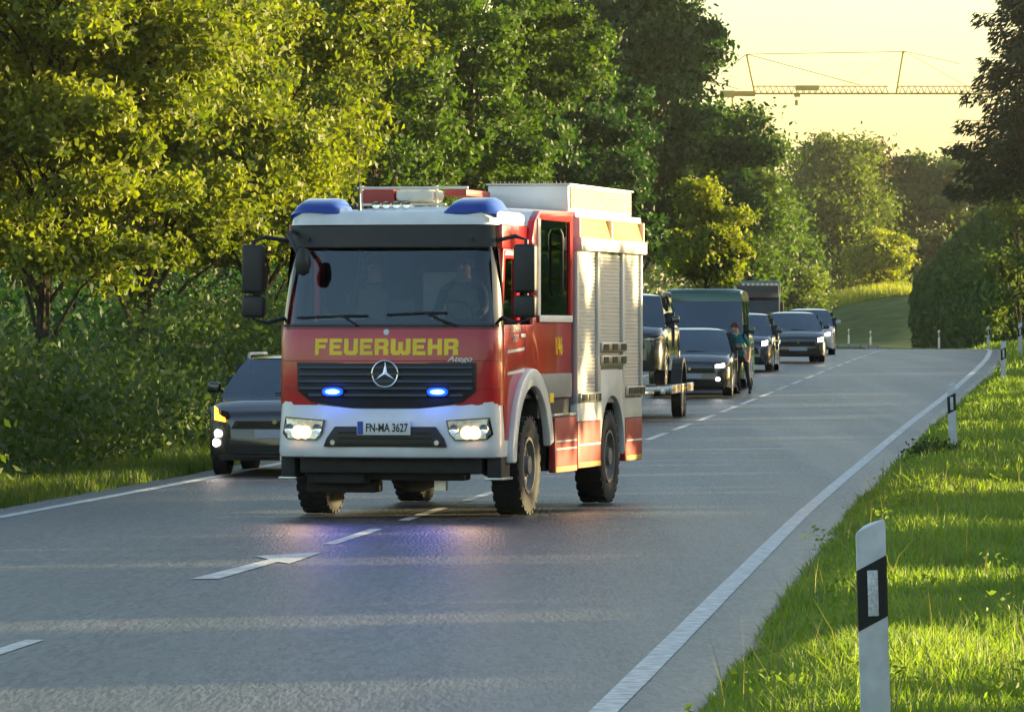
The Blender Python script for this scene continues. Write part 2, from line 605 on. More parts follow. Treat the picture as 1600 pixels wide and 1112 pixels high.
def make_tree(name, label, x, y, h, cr, cbase, n, leaf, m, seed, lean=(0, 0), trunk_r=0.2, shape='round', nl=16, group=None, cat="tree", csize=0.24, cl=330, top_r=0.55):
    global rng
    rng = np.random.default_rng(seed)
    random.seed(seed)
    z0 = float(ground_z(x, y)) - 0.05
    t = empty(name, (x, y, z0), 0, label, cat, group)
    lobes = []
    ch = h - cbase
    nl = int(nl * 1.9)
    for k in range(nl):
        u = (k + 0.5) / nl
        if shape == 'round':
            rad = cr * (math.sin(math.pi * (0.18 + 0.72 * u)) ** 0.7)
        else:
            rad = cr * (1 - u) ** 0.8
        w = k * 2.399 + rng.random()
        rr = rad * (0.25 + 0.65 * rng.random() ** 0.6)
        lr = rad * (0.24 + 0.16 * rng.random()) + 0.22
        lobes.append((lean[0] * u + rr * math.cos(w), lean[1] * u + rr * math.sin(w), cbase + ch * (0.06 + 0.88 * u), lr, lr, lr * 0.62))
    # trunk and limbs, one mesh
    mb = MB()
    tp = [(lean[0] * q * 0.6 + 0.06 * math.sin(5 * q + seed), lean[1] * q * 0.6 + 0.05 * math.cos(4 * q), h * 0.85 * q) for q in np.linspace(0, 1, 9)]
    mb.tube(tp, [trunk_r * (1.35 if i == 0 else 1 - 0.1 * i) for i in range(9)], 9)
    for lb in lobes:
        q = max(0.12, min(0.8, (lb[2] - 0.25 * ch) / (h * 0.85)))
        i = q * 8
        a = Vector(tp[int(i)]).lerp(Vector(tp[min(8, int(i) + 1)]), i - int(i))
        b = Vector(lb[:3])
        mid = a.lerp(b, 0.5) + Vector((0, 0, 0.12 * (b - a).length))
        r0 = trunk_r * 0.36
        mb.tube([a, mid, b], [r0, r0 * 0.6, r0 * 0.2], 6)
        for _ in range(2):
            e = b + Vector(rand_dirs(1)[0] * lb[3] * 0.8)
            mb.tube([mid.lerp(b, 0.6), e], [r0 * 0.35, r0 * 0.1], 4)
    mb.build("trunk", M['bark'], t, smooth=True)
    C = clump_points(lobes, n, csize, cl_leaf=cl)
    s = leaf * (0.6 + 0.8 * rng.random(n))
    V, F = leaf_quads(C, s, s * 0.55, droop=0.25)
    fast_mesh("crown", V, F, m, t)
    return t


def row_x(d, off):          # lateral place of something standing off metres left of the pavement's left edge
    return float(xc(d)) - (WL + SH) - off


G_AV = "avenue trees along the far side of the road"
make_tree("avenue_tree", "yellow-green sunlit tree at the picture's left edge with a slim trunk above the hedge", at(66, 93), 93, 9.6, 2.8, 2.4, 82000, 0.07, M['leaf_lime'], 11, trunk_r=0.14, nl=20, group=G_AV, lean=(0.3, 0))
make_tree("avenue_tree", "sunlit tree with a thick dark trunk rising behind the hedge, left of the black car", at(216, 104), 104, 10.5, 3.05, 2.4, 88000, 0.07, M['leaf_lime'], 12, trunk_r=0.2, nl=20, group=G_AV, lean=(0.6, 0))
make_tree("avenue_tree", "sunlit tree whose crown hangs just left of the fire truck's roof", at(405, 119), 119, 11.5, 3.0, 2.4, 80000, 0.075, M['leaf_lime'], 13, trunk_r=0.18, nl=18, group=G_AV)
make_tree("avenue_tree", "dark loosely leaved tree showing sky gaps behind the fire truck's antenna", at(585, 141), 141, 12.5, 3.4, 2.8, 44000, 0.085, M['leaf_mid'], 14, trunk_r=0.18, nl=16, group=G_AV)
make_tree("avenue_tree", "olive green tree with sunlit right edge above the fire truck's cab roof", at(735, 152), 152, 14, 3.6, 2.8, 80000, 0.085, M['leaf_mid'], 15, trunk_r=0.2, nl=18, group=G_AV)
make_tree("avenue_tree", "dark lower tree with brown-lit tips right above the fire truck's equipment body", at(885, 176), 176, 9.6, 3.1, 2.6, 44000, 0.1, M['leaf_dark'], 16, trunk_r=0.18, nl=14, group=G_AV)
make_tree("avenue_tree", "tallest dark green tree in the middle of the row, shading the queue of cars", at(978, 226), 226, 16.6, 5.7, 3.2, 86000, 0.14, M['leaf_dark'], 17, trunk_r=0.3, nl=26, group=G_AV, csize=0.45, lean=(0.2, 0))
make_tree("avenue_tree", "sunlit lower part of the tallest dark tree, put in as a small paler tree over the dark van", at(1100, 190), 190, 6.0, 1.25, 2.3, 16000, 0.1, M['leaf_lime'], 18, trunk_r=0.09, nl=8, group=G_AV)  # lit part of the dark tree; its sunlight is in the paler leaves
make_tree("avenue_tree", "last tree of the row, dark with a sunlit right edge beneath the crane's jib end", at(1148, 322), 322, 15.0, 3.1, 2.4, 34000, 0.15, M['leaf_mid'], 19, trunk_r=0.2, nl=16, group=G_AV, csize=0.6)

G_W = "dark wood trees behind the avenue row"
for px_, d_, h_, lb_ in ((120, 150, 13, "dark wood tree glimpsed between the two leftmost sunlit trees"), (300, 165, 14, "dark wood tree glimpsed behind the sunlit crowns left of the fire engine's mirror"), (500, 185, 14.5, "dark wood tree glimpsed left of the fire engine's antenna")):
    make_tree("woodland_tree", lb_, at(px_, d_), d_, h_, 4.6, 0.8, 26000, 0.15, M['leaf_dark'], 90 + px_, trunk_r=0.22, nl=14, group=G_W, csize=0.4)

G_FAR = "trees beyond the bend of the road"
make_tree("round_tree", "pale green rounded tree beyond the bend, left of the copper-leaved tree", at(1302, 500), 500, 15.6, 5.2, 0.8, 40000, 0.21, M['leaf_far'], 21, nl=18, group=G_FAR, csize=0.8, cl=40)
make_tree("round_tree", "copper brown tree top peeping between two green trees under the crane", at(1352, 560), 560, 16.5, 3.0, 3, 9000, 0.3, M['leaf_copper'], 22, nl=12, group=G_FAR, csize=0.8, cl=30)
make_tree("round_tree", "large dark green tree beyond the bend, left of the spruce", at(1482, 520), 520, 15.0, 6.6, 1.0, 42000, 0.24, M['leaf_deep'], 23, nl=20, group=G_FAR, csize=0.75)
make_tree("round_tree", "dark narrow tree behind the last tree of the avenue row", at(1215, 430), 430, 11.5, 3.4, 0.6, 16000, 0.26, M['leaf_mid'], 24, nl=14, group=G_FAR, csize=0.7)
make_tree("garden_bush", "bush painted sunlit yellow-green on top of the grassy bank beside the dark tree", at(1374, 478), 478, 5.6, 2.5, 0.1, 13000, 0.17, M['leaf_sunlit'], 25, nl=12, trunk_r=0.08, cat="bush", csize=0.5)
make_tree("garden_bush", "grey-green bush standing behind the far truck's roof", at(1238, 415), 415, 6.2, 2.0, 0.1, 8000, 0.18, M['leaf_far'], 26, nl=10, trunk_r=0.08, cat="bush", csize=0.5)
make_tree("garden_bush", "small pale bush above the right end of the conifer hedge", at(1592, 262), 262, 8.2, 1.5, 0.5, 6000, 0.13, M['leaf_far'], 27, nl=8, trunk_r=0.08, cat="bush", csize=0.4)


def make_spruce(label, x, y, h, cr, seed):
    global rng
    rng = np.random.default_rng(seed)
    random.seed(seed)
    z0 = float(ground_z(x, y)) - 0.05
    t = empty("spruce_tree", (x, y, z0), 0, label, "tree")
    mb = MB()
    mb.tube([(0, 0, 0), (0.05, 0, h * 0.5), (0, 0, h)], [0.32, 0.2, 0.02], 9)
    Vs, n0 = [], 0
    C, D = [], []
    z = 7.2
    while z < h - 0.3:
        u = z / h
        L0 = cr * (1 - u) ** 0.75 + 0.2
        for k in range(random.choice((5, 6, 7))):
            w = random.random() * 6.283
            L = L0 * random.uniform(0.55, 1.12)
            p = [Vector((math.cos(w) * L * q, math.sin(w) * L * q, z + 0.10 * L * q - 0.34 * L * q * q + (0.16 * L * max(0, q - 0.7) / 0.3))) for q in (0, 0.35, 0.7, 1)]
            mb.tube(p, [0.05 * (1 - u) + 0.012, 0.03, 0.018, 0.006], 5, cap=False)
            m_ = int((84 if z < 17.5 else 36) * L)
            q = rng.random(m_) ** 0.8
            P = np.array([[*v] for v in p])
            bx = np.stack([np.interp(q, (0, .35, .7, 1), P[:, i]) for i in range(3)], 1)
            side = rng.normal(0, 0.14 * L, m_) * (1.15 - q)
            bx += np.stack([-np.sin(w) * side, np.cos(w) * side, -np.abs(side) * 0.5 - rng.random(m_) * 0.5], 1)
            C.append(bx)
            dd = np.stack([np.cos(w) * 0.6 - np.sin(w) * np.sign(side) * 0.5, np.sin(w) * 0.6 + np.cos(w) * np.sign(side) * 0.5, -0.55 + 0 * side], 1)
            D.append(dd)
        z += random.uniform(0.2, 0.36)
    mb.build("trunk", M['bark'], t, smooth=True)
    C = np.concatenate(C); D = np.concatenate(D)
    n = len(C)
    D = D + rng.normal(0, 0.3, D.shape)
    D /= np.linalg.norm(D, axis=1)[:, None]
    B = np.cross(D, rand_dirs(n)); B /= np.linalg.norm(B, axis=1)[:, None]
    L = (0.15 + 0.2 * rng.random(n))[:, None]
    W = (0.03 + 0.04 * rng.random(n))[:, None]
    V = np.stack([C - D * L * 0.3, C + B * W, C + D * L, C - B * W], 1).reshape(-1, 3)
    fast_mesh("crown", V, np.arange(n * 4).reshape(-1, 4), M['needle'], t)


make_spruce("tall dark spruce with drooping branches at the picture's right edge", at(1665, 228), 228, 26, 6.2, 31)


def make_thuja(label, x, y, h, r, seed, n=9000):
    global rng
    rng = np.random.default_rng(seed)
    z0 = float(ground_z(x, y)) - 0.05
    t = empty("thuja_tree", (x, y, z0), 0, label, "conifer", "conifers clipped into the hedge on the right")
    mb = MB()
    mb.tube([(0, 0, 0), (0, 0, h * 0.92)], [0.12, 0.02], 7)
    mb.build("trunk", M['bark'], t, smooth=True)
    u = rng.random(n)
    w = rng.random(n) * 6.283
    prof = np.clip(np.minimum(1.0, 0.75 + u) * (1 - u ** 5) ** 0.6, 0.05, 1)
    rr = r * prof * (0.72 + 0.3 * np.sqrt(rng.random(n))) * (1 + 0.16 * np.sin(w * 3 + seed) + 0.1 * np.sin(u * 23 + w * 2))
    C = np.stack([rr * np.cos(w), rr * np.sin(w), 0.1 + u * h], 1)
    s = 0.11 + 0.13 * rng.random(n)
    V, F = leaf_quads(C, s, s * 0.4, up=0.9)
    fast_mesh("crown", V, F, M['thuja'], t)


ordn = ["first", "second", "third", "fourth", "fifth", "sixth", "seventh", "eighth"]
tx = [(1452, 336, 5.0), (1474, 322, 5.4), (1497, 309, 6.2), (1521, 297, 6.8), (1546, 286, 7.3), (1572, 275, 7.9), (1600, 265, 8.4)]
for i, (px, d, h) in enumerate(tx):
    make_thuja("%s conifer of the clipped dark hedge, counted from the grassy bank" % ordn[i] if i < 6 else "last conifer of the clipped dark hedge, cut by the right picture edge", at(px, d), d, h, 1.25 + 0.05 * i, 40 + i)


def hedge_mass(name, y0, y1, offs, n, leaf, m, hfun, seed, depth=1.6, right=False, clump=0.35, gaps=()):
    global rng
    rng = np.random.default_rng(seed)
    nc = n // 30
    yv = y0 + (y1 - y0) * rng.random(nc)
    for g0, g1 in gaps:
        yv = np.where((yv > g0) & (yv < g1), g1 + 0.2 + 6 * (yv - g0) / (g1 - g0), yv)
    dv = rng.random(nc) ** 1.3 * depth
    hv = hfun(yv)
    bump = 0.25 * np.sin(yv * 1.7) + 0.2 * np.sin(yv * 0.63 + 1) + 0.15 * np.sin(yv * 3.9)
    zt = hv * (0.82 + 0.2 * bump) * (0.62 + 0.38 * np.clip(dv / (depth * 0.5), 0, 1))
    zz = zt * np.where(rng.random(nc) < 0.3, 0.85 + 0.2 * rng.random(nc), rng.random(nc))
    if right:
        xx = xc(yv) + WR + SH + offs + dv
    else:
        xx = xc(yv) - WL - SH - offs - dv + 0.2 * bump
    C = np.stack([xx, yv, ground_z(xx, yv) + zz], 1)
    pi = rng.integers(0, nc, n)
    P = C[pi] + rng.normal(size=(n, 3)) * clump
    P[:, 2] = np.maximum(P[:, 2], ground_z(P[:, 0], P[:, 1]) + 0.03)
    s = leaf * (0.6 + 0.8 * rng.random(n))
    V, F = leaf_quads(P, s, s * 0.55, droop=0.1)
    return fast_mesh(name, V, F, m)


o = hedge_mass("hedge", 52, 150, 1.9, 82000, 0.064, M['leaf_hedge'], lambda y: 1.9 + 0.5 * np.sin(y * 0.21) + 0 * y, 61, depth=2.6, clump=0.22)
tag(o, "long shaded wild hedge on the far roadside, left of the black car", "hedge")
o = hedge_mass("woodland_undergrowth", 70, 330, 9.5, 58000, 0.10, M['leaf_dark'], lambda y: 2.9 + 0.5 * np.sin(y * 0.13) + 1.6 * sstep(125, 170, y), 62, depth=7, clump=0.6)
tag(o, "dark undergrowth of the wood behind the avenue trees", "undergrowth", kind="stuff")
o = hedge_mass("treeline", 500, 640, -50, 26000, 0.42, M['leaf_far'], lambda y: 8.0 + 2 * np.sin(y * 0.11), 63, depth=120, clump=1.4, right=True)
tag(o, "distant wood closing the view beyond the bend", "wood", kind="stuff")
# tall hedge that goes on from the conifers towards the viewer, beside the right verge; unseen, its height and gaps shaped to block or pass the low sun
o = hedge_mass("hedge", -40, 255, 7.6, 60000, 0.32, M['thuja'], lambda y: (4.15 + 0.35 * np.sin(y * 0.37) + 0.3 * np.sin(y * 0.071 + 2) - 1.3 * np.exp(-((y - 57.5) / 2.2) ** 4)) * 1.0 + 1.6 * sstep(72, 79, y) * (1 - sstep(150, 175, y)), 64, depth=2.0, clump=0.3, right=True, gaps=((28.5, 34.0), (38.5, 41.0)))
tag(o, "tall clipped hedge running on unseen from the conifers along the right verge", "hedge")


def grass_mesh(name, px, py, hts, wid, m, seed, lean=0.5):
    global rng
    rng = np.random.default_rng(seed)
    n = len(px)
    w = rng.random(n) * 6.283
    lw = rng.random(n) * 6.283
    ln = hts * lean * rng.random(n)
    z = ground_z(px, py) - 0.01
    B = np.stack([px, py, z], 1)
    S = np.stack([np.cos(w), np.sin(w), 0 * w], 1) * wid[:, None]
    Lv = np.stack([np.cos(lw) * ln, np.sin(lw) * ln, 0 * w], 1)
    up = np.stack([0 * w, 0 * w, hts], 1)
    v0, v1 = B - S, B + S
    mid = B + Lv * 0.35 + up * 0.6
    v2, v3 = mid + S * 0.7, mid - S * 0.7
    v4 = B + Lv + up
    v5 = v4 + S * 0.08
    V = np.stack([v0, v1, v2, v3, v5, v4], 1).reshape(-1, 3)
    i = np.arange(n)[:, None] * 6
    F = np.concatenate([i + np.array([[0, 1, 2, 3]]), i + np.array([[3, 2, 4, 5]])], 0)
    return fast_mesh(name, V, F, m)


def verge_points(n, y0, y1, t0, t1, seed, p=1.0):
    g = np.random.default_rng(seed)
    u = g.random(n) ** p
    y = y0 + (y1 - y0) * u
    t = t0 + (t1 - t0) * g.random(n)
    return xc(y) + t, y


gr = []
# near right verge, dense; then thinner with taller tufts
x1, y1 = verge_points(122000, 17, 62, WR + SH - 0.03, WR + SH + 3.4, 71, 1.5)
keep = (x1 < 0.0975 * y1 + 0.3)
x1, y1 = x1[keep], y1[keep]
x2, y2 = verge_points(70000, 60, 130, WR + SH - 0.05, WR + SH + 5.5, 72, 1.2)
keep = (x2 < 0.0975 * y2 + 0.3)
x2, y2 = x2[keep], y2[keep]
x3, y3 = verge_points(20000, 130, 260, WR + SH, WR + SH + 7, 73)
gx_ = np.concatenate([x1, x2, x3]); gy_ = np.concatenate([y1, y2, y3])
g_ = np.random.default_rng(5)
t_ = gx_ - xc(gy_) - WR - SH
pat = 0.5 + 0.5 * np.sin(gx_ * 2.1 + gy_ * 0.35) * np.sin(gy_ * 0.9 + 1.3)
hts = (0.05 + 0.12 * g_.random(len(gx_))) * (0.55 + 0.75 * pat) * (0.55 + 0.45 * np.clip(t_ / 0.5, 0, 1)) * (1 + gy_ / 260)
wid = (0.0028 + 0.0035 * g_.random(len(gx_))) * (1 + gy_ / 55)
o = grass_mesh("grass", gx_, gy_, hts, wid, M['grass'], 74, lean=0.8)
tag(o, "green grass of the near verge around the delineator posts", "grass", kind="stuff")
x4, y4 = verge_points(900, 18, 80, WR + SH + 0.1, WR + SH + 4, 75, 1.3)
o = grass_mesh("dry_grass", x4, y4, 0.2 + 0.28 * np.random.default_rng(3).random(len(x4)), 0.0022 * (1 + y4 / 60), M['straw'], 76, lean=0.7)
tag(o, "thin dry grass stalks standing in the near verge", "grass", kind="stuff")
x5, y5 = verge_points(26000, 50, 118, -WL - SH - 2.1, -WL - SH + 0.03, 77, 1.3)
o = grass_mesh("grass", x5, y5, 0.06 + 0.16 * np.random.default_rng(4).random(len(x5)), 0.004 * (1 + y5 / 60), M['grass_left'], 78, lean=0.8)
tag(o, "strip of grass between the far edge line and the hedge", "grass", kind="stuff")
g_ = np.random.default_rng(6)
n6 = 8000
y6 = 452 + 22 * g_.random(n6); x6 = 23 + 11 * g_.random(n6) ** 1.4
ok_ = (x6 - xc(y6)) > WR + 1
x6, y6 = x6[ok_], y6[ok_]
o = grass_mesh("grass", x6, y6, 0.25 + 0.85 * g_.random(len(x6)) ** 2, 0.03 + 0.03 * g_.random(len(x6)), M['straw_green'], 79, lean=0.7)
tag(o, "tall yellow sunlit grass on top of the bank beyond the guard rail", "grass", kind="stuff")

# broad-leaved weeds and loose grit along the verge
rng = np.random.default_rng(81)
nw_ = 110
wx, wy = verge_points(nw_, 19, 110, WR + SH + 0.05, WR + SH + 2.6, 82, 1.3)
wx[:30] = xc(wy[:30]) + WR + SH + 0.35 + 0.5 * rng.random(30)
PC, PS = [], []
for a, b in zip(wx, wy):
    k = int(30 + 40 * rng.random())
    hgt = 0.1 + 0.2 * rng.random()
    q = np.stack([a + rng.normal(0, 0.09, k), b + rng.normal(0, 0.12, k), float(ground_z(a, b)) + 0.03 + hgt * rng.random(k)], 1)
    PC.append(q)
    PS.append(0.012 + 0.018 * rng.random(k))
PC = np.concatenate(PC); PS = np.concatenate(PS)
V, F = leaf_quads(PC, PS, PS * 0.5, up=0.3)
tag(fast_mesh("weeds", V, F, M['grass']), "broad-leaved weeds tucked between the verge grass", "weeds", kind="stuff")
# the thicket by the second post
C = clump_points([(at(1470, 76) - 0.1, 75.6, 0.14, 0.32, 0.6, 0.13)], 1500, 0.10, cl_leaf=60)
s_ = 0.025 + 0.02 * rng.random(len(C))
V, F = leaf_quads(C, s_, s_ * 0.5)
tag(fast_mesh("low_shrub", V, F, M['leaf_hedge']), "low dark weed bush at the foot of the second delineator post", "shrub")
# ------------------------------------------------------------------ vehicle materials
M['red'] = mat("fire_red_paint", (0.46, 0.007, 0.015), 0.30, var=0.18, scale=2, coat=0.6)
M['red_dull'] = mat("reflective_red_sheet", (0.30, 0.030, 0.026), 0.5, var=0.12, scale=5)
M['white'] = mat("white_paint", (0.70, 0.71, 0.72), 0.35, var=0.12, scale=2.5, coat=0.4)
M['black'] = mat("black_plastic", (0.012, 0.013, 0.015), 0.5, var=0.2, scale=8)
M['gloss_black'] = mat("gloss_black", (0.008, 0.009, 0.011), 0.15, var=0.2, scale=5, coat=0.5)
M['rubber'] = mat("tyre_rubber", (0.014, 0.014, 0.014), 0.85, var=0.3, scale=20, bump=0.2)
M['steel'] = mat("brushed_steel", (0.55, 0.55, 0.55), 0.35, metal=1.0, var=0.1, scale=10)
M['alu'] = mat("anodised_aluminium", (0.60, 0.59, 0.56), 0.42, metal=0.3, var=0.05, scale=3)
M['rim_grey'] = mat("dusty_rim", (0.16, 0.16, 0.16), 0.6, metal=0.3, var=0.25, scale=12)
M['chrome'] = mat("chrome", (0.8, 0.8, 0.8), 0.08, metal=1.0, var=0.03)
M['grey'] = mat("grey_paint", (0.23, 0.24, 0.25), 0.45, var=0.1, scale=5)
M['dgrey'] = mat("dark_chassis", (0.02, 0.021, 0.022), 0.7, var=0.3, scale=9)
M['yellow'] = mat("yellow_foil", (0.85, 0.60, 0.02), 0.45, var=0.08, scale=5)
M['yellow_dull'] = mat("dull_yellow_foil", (0.40, 0.29, 0.03), 0.6, var=0.3, scale=6)  # darker yellow for the flap strips, tone varied by noise
M['amberfoil'] = mat("amber_reflective_board", (0.62, 0.30, 0.03), 0.5, var=0.25, scale=12)
M['plate'] = mat("plate_white", (0.7, 0.72, 0.72), 0.4, var=0.05)
M['plate_blue'] = mat("plate_blue", (0.02, 0.07, 0.35), 0.4, var=0.05)
M['plate_black'] = mat("plate_letters", (0.012, 0.012, 0.014), 0.5, var=0.05)
M['blue_lens'] = mat("blue_beacon_lens", (0.010, 0.045, 0.30), 0.12, var=0.15, scale=4, coat=0.5)
M['strobe'] = mat("lit_blue_strobe", (0.05, 0.3, 1.0), 0.2, emis=(0.03, 0.08, 1.0), es=8)
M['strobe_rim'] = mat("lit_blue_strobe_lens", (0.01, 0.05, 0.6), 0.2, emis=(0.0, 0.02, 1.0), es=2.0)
M['warm_lamp'] = mat("lit_warm_headlamp", (1, 0.8, 0.5), 0.2, emis=(1.0, 0.40, 0.09), es=2.2)
M['white_lamp'] = mat("lit_white_lamp", (1, 1, 1), 0.2, emis=(1.0, 0.93, 0.85), es=5)
M['amber_lamp'] = mat("lit_amber_indicator", (1, 0.4, 0.02), 0.2, emis=(1.0, 0.30, 0.015), es=2.2)
M['red_lamp'] = mat("red_lamp", (0.5, 0.01, 0.01), 0.2, var=0.05)
M['reflector'] = mat("lamp_reflector", (0.5, 0.5, 0.5), 0.25, metal=0.9, var=0.3, scale=30)
M['clear'] = glass("clear_lens", (0.9, 0.9, 0.9), 0.03)
M['windshield'] = glass("windshield_glass", (0.46, 0.54, 0.62), 0.01, 1.75)
M['tint'] = glass("tinted_glass", (0.06, 0.065, 0.07), 0.02, 1.6)
M['visor'] = glass("smoked_visor", (0.10, 0.11, 0.12), 0.08, 1.5)
M['fabric'] = mat("grey_seat_fabric", (0.05, 0.055, 0.06), 0.9, var=0.2)
M['cream'] = mat("pale_panel", (0.62, 0.6, 0.54), 0.6, var=0.1)
M['skin'] = mat("skin", (0.52, 0.30, 0.21), 0.6, var=0.06)
M['navy'] = mat("navy_uniform", (0.02, 0.025, 0.04), 0.9, var=0.2)
M['hivis'] = mat("dull_vest_fabric", (0.16, 0.17, 0.06), 0.8, var=0.1)  # vest colour darkened to show less through the windscreen
M['hair'] = mat("dark_hair", (0.03, 0.02, 0.015), 0.8, var=0.2)


def copy_obj(o, parent, loc=None, rot=None, scale=None):
    c = o.copy()
    COL.objects.link(c)
    c.parent = parent
    if loc is not None: c.location = loc
    if rot is not None: c.rotation_euler = rot
    if scale is not None: c.scale = scale
    return c


# ------------------------------------------------------------------ fire truck (local: front bumper at y=0 facing -y, x to the viewer's right)
TH = R(12.8)
TX, TY = -1.277, 54.8
truck = empty("fire_truck", (TX, TY, 0.0), -TH, "red and white fire engine with lit blue strobes, driving on the centre line", "fire engine")


def outline(hw, yf, yb, rc=0.24, bow=0.05, nf=9, na=6):
    """plan outline of the cab from rear left along the front to rear right"""
    p = [(-hw, yb)]
    for k in range(na + 1):
        a = math.pi / 2 * k / na
        p.append((-hw + rc - rc * math.cos(a), yf + bow + rc - rc * math.sin(a)))
    for k in range(1, nf):
        x = -hw + rc + (2 * hw - 2 * rc) * k / nf
        u = x / (hw - rc)
        p.append((x, yf + bow * u * u))
    for k in range(na + 1):
        a = math.pi / 2 * (1 - k / na)
        p.append((hw - rc + rc * math.cos(a), yf + bow + rc - rc * math.sin(a)))
    p.append((hw, yb))
    return p


LV = [(1.10, 1.165, 0.03), (1.30, 1.165, 0.02), (1.56, 1.16, 0.015), (1.78, 1.155, 0.03), (1.93, 1.15, 0.06),
      (2.2, 1.13, 0.11), (2.5, 1.105, 0.17), (2.74, 1.08, 0.22), (2.97, 1.06, 0.25)]
def lvl(z):
    zs_ = [q[0] for q in LV]
    return outline(float(np.interp(z, zs_, [q[1] for q in LV])), float(np.interp(z, zs_, [q[2] for q in LV])), 0.36)
def cab_strip(zl, i0, i1, off=0.0):
    rows = []
    for z in zl:
        o = lvl(z)
        q = o[i0:i1 + 1]
        if off:
            c = (0, 1.2)
            q = [(x + (x - c[0]) * off / max(0.2, math.hypot(x - c[0], y - c[1])), y + (y - c[1]) * off / max(0.2, math.hypot(x - c[0], y - c[1]))) for x, y in q]
        rows.append([(x, y, z) for x, y in q])
    return rows
NP = len(lvl(2.0))      # 1+7+8+7+1 = 24

mb = MB()
mb.grid(cab_strip([1.56, 1.66, 1.78, 1.86, 1.93], 0, NP - 1))
mb.grid(cab_strip([1.14, 1.30, 1.56], 0, 8))
mb.grid(cab_strip([1.14, 1.30, 1.56], NP - 9, NP - 1))
front_panel = mb.build("front_panel", M['red'], truck, smooth=True, angle=50)
for za, zb_, i0, i1 in ((1.583, 1.590, 0, NP - 1), (1.905, 1.911, 0, NP - 1), (1.30, 1.305, 0, 7), (1.30, 1.305, NP - 8, NP - 1)):
    mb = MB()
    mb.grid(cab_strip([za, zb_], i0, i1, 0.0025))
    mb.build("panel_seam", M['black'], front_panel)
# A pillars, dark
mb = MB()
mb.grid(cab_strip([1.93, 2.2, 2.5, 2.74, 2.97], 0, 4))
mb.build("windshield_pillar", M['gloss_black'], truck, smooth=True)
mb = MB()
mb.grid(cab_strip([1.93, 2.2, 2.5, 2.74, 2.97], NP - 5, NP - 1))
mb.build("windshield_pillar", M['gloss_black'], truck, smooth=True)
mb = MB()
mb.grid(cab_strip([1.95, 2.1, 2.3, 2.5, 2.74], 4, NP - 5))
windshield = mb.build("windshield", M['windshield'], truck, smooth=True)
mb = MB()
mb.grid(cab_strip([1.925, 1.955], 3, NP - 4, 0.012))
mb.build("wiper_cowl", M['black'], truck)
mb = MB()
mb.grid(cab_strip([2.72, 2.97], 4, NP - 5))
mb.build("header_panel", M['dgrey'], truck, smooth=True)
# sun visor: smoked strip standing proud in front of the header
mb = MB()
a = cab_strip([2.735, 2.80, 2.95], 4, NP - 5, 0.10)
b = cab_strip([2.735, 2.80, 2.95], 4, NP - 5, 0.08)
mb.grid(a)
mb.grid(b)
mb.grid([a[0], b[0]])
mb.grid([a[-1], b[-1]])
mb.build("sun_visor", M['black'], truck, smooth=True)
for x in (-0.85, -0.3, 0.3, 0.85):
    mb = MB()
    mb.box(x - 0.012, x + 0.012, 0.17, 0.25, 2.80, 2.83)
    mb.build("visor_bracket", M['black'], truck)

# white roof cap with beacon pods
def roof_row(z, ins, yf):
    o = outline(1.08 - ins, yf, 1.75, rc=0.26)
    return [(x, y, z) for x, y in o]
mb = MB()
rows = [roof_row(2.96, -0.005, 0.14), roof_row(3.02, 0.0, 0.16), roof_row(3.08, 0.03, 0.23), roof_row(3.11, 0.09, 0.36)]
mb.grid(rows)
mb.add([p for p in rows[-1]], [tuple(range(len(rows[-1])))])
roof = mb.build("roof", M['white'], truck, smooth=True, angle=60)
for sx in (-1, 1):
    mb = MB()
    rws = []
    for q, (zc, hh, w0, w1) in zip(np.linspace(0.26, 1.0, 8), [(3.0, 0.10, .34, 1.02), (3.0, .17, .38, 1.05), (3.0, .205, .44, 1.055), (3.0, .215, .48, 1.055), (3.0, .215, .5, 1.05), (3.0, .20, .52, 1.05), (3.0, .17, .52, 1.05), (3.0, .10, .54, 1.04)]):
        rw = []
        for k in range(9):
            u = k / 8
            x = w0 + (w1 - w0) * u
            zz = zc + hh * (min(1, u * 2.6) ** 0.7) * (1 - max(0, (u - 0.72) / 0.28) ** 2 * 0.75)
            rw.append((sx * x, q, zz))
        rws.append(rw)
    mb.grid(rws)
    mb.add(rws[0] + [(sx * 1.02, 0.26, 2.98), (sx * 0.34, 0.26, 2.98)], [tuple(range(11))])
    pod = mb.build("beacon_pod", M['white'], truck, smooth=True, angle=45)
    mb = MB()
    rws = []
    for q, hh in ((0.245, 0.03), (0.27, 0.085), (0.33, 0.125), (0.46, 0.16), (0.62, 0.185), (0.78, 0.185)):
        rw = []
        for k in range(11):
            u = k / 10
            x = 0.50 + 0.575 * u
            zz = 3.055 + hh * (min(1, u * 4.5) ** 0.8) * (1 - max(0, (u - 0.8) / 0.2) ** 2 * 0.7)
            rw.append((sx * x, q + 0.10 * max(0, (u - 0.7) / 0.3) ** 2, zz))
        rws.append(rw)
    mb.grid(rws)
    mb.add([rws[0][k] for k in range(11)] + [(sx * 1.075, 0.345, 3.03), (sx * 0.50, 0.245, 3.03)], [tuple(range(11)) + (11, 12)])
    mb.build("beacon_lens", M['blue_lens'], pod, smooth=True, angle=60)
    mb = MB()
    mb.lathe([(0.0, 3.09), (0.045, 3.09), (0.05, 3.13), (0.03, 3.16), (0, 3.165)], (sx * 0.97, 0.40, 0), 'z', 12)
    mb.build("beacon_bulb", M['chrome'], pod, smooth=True)

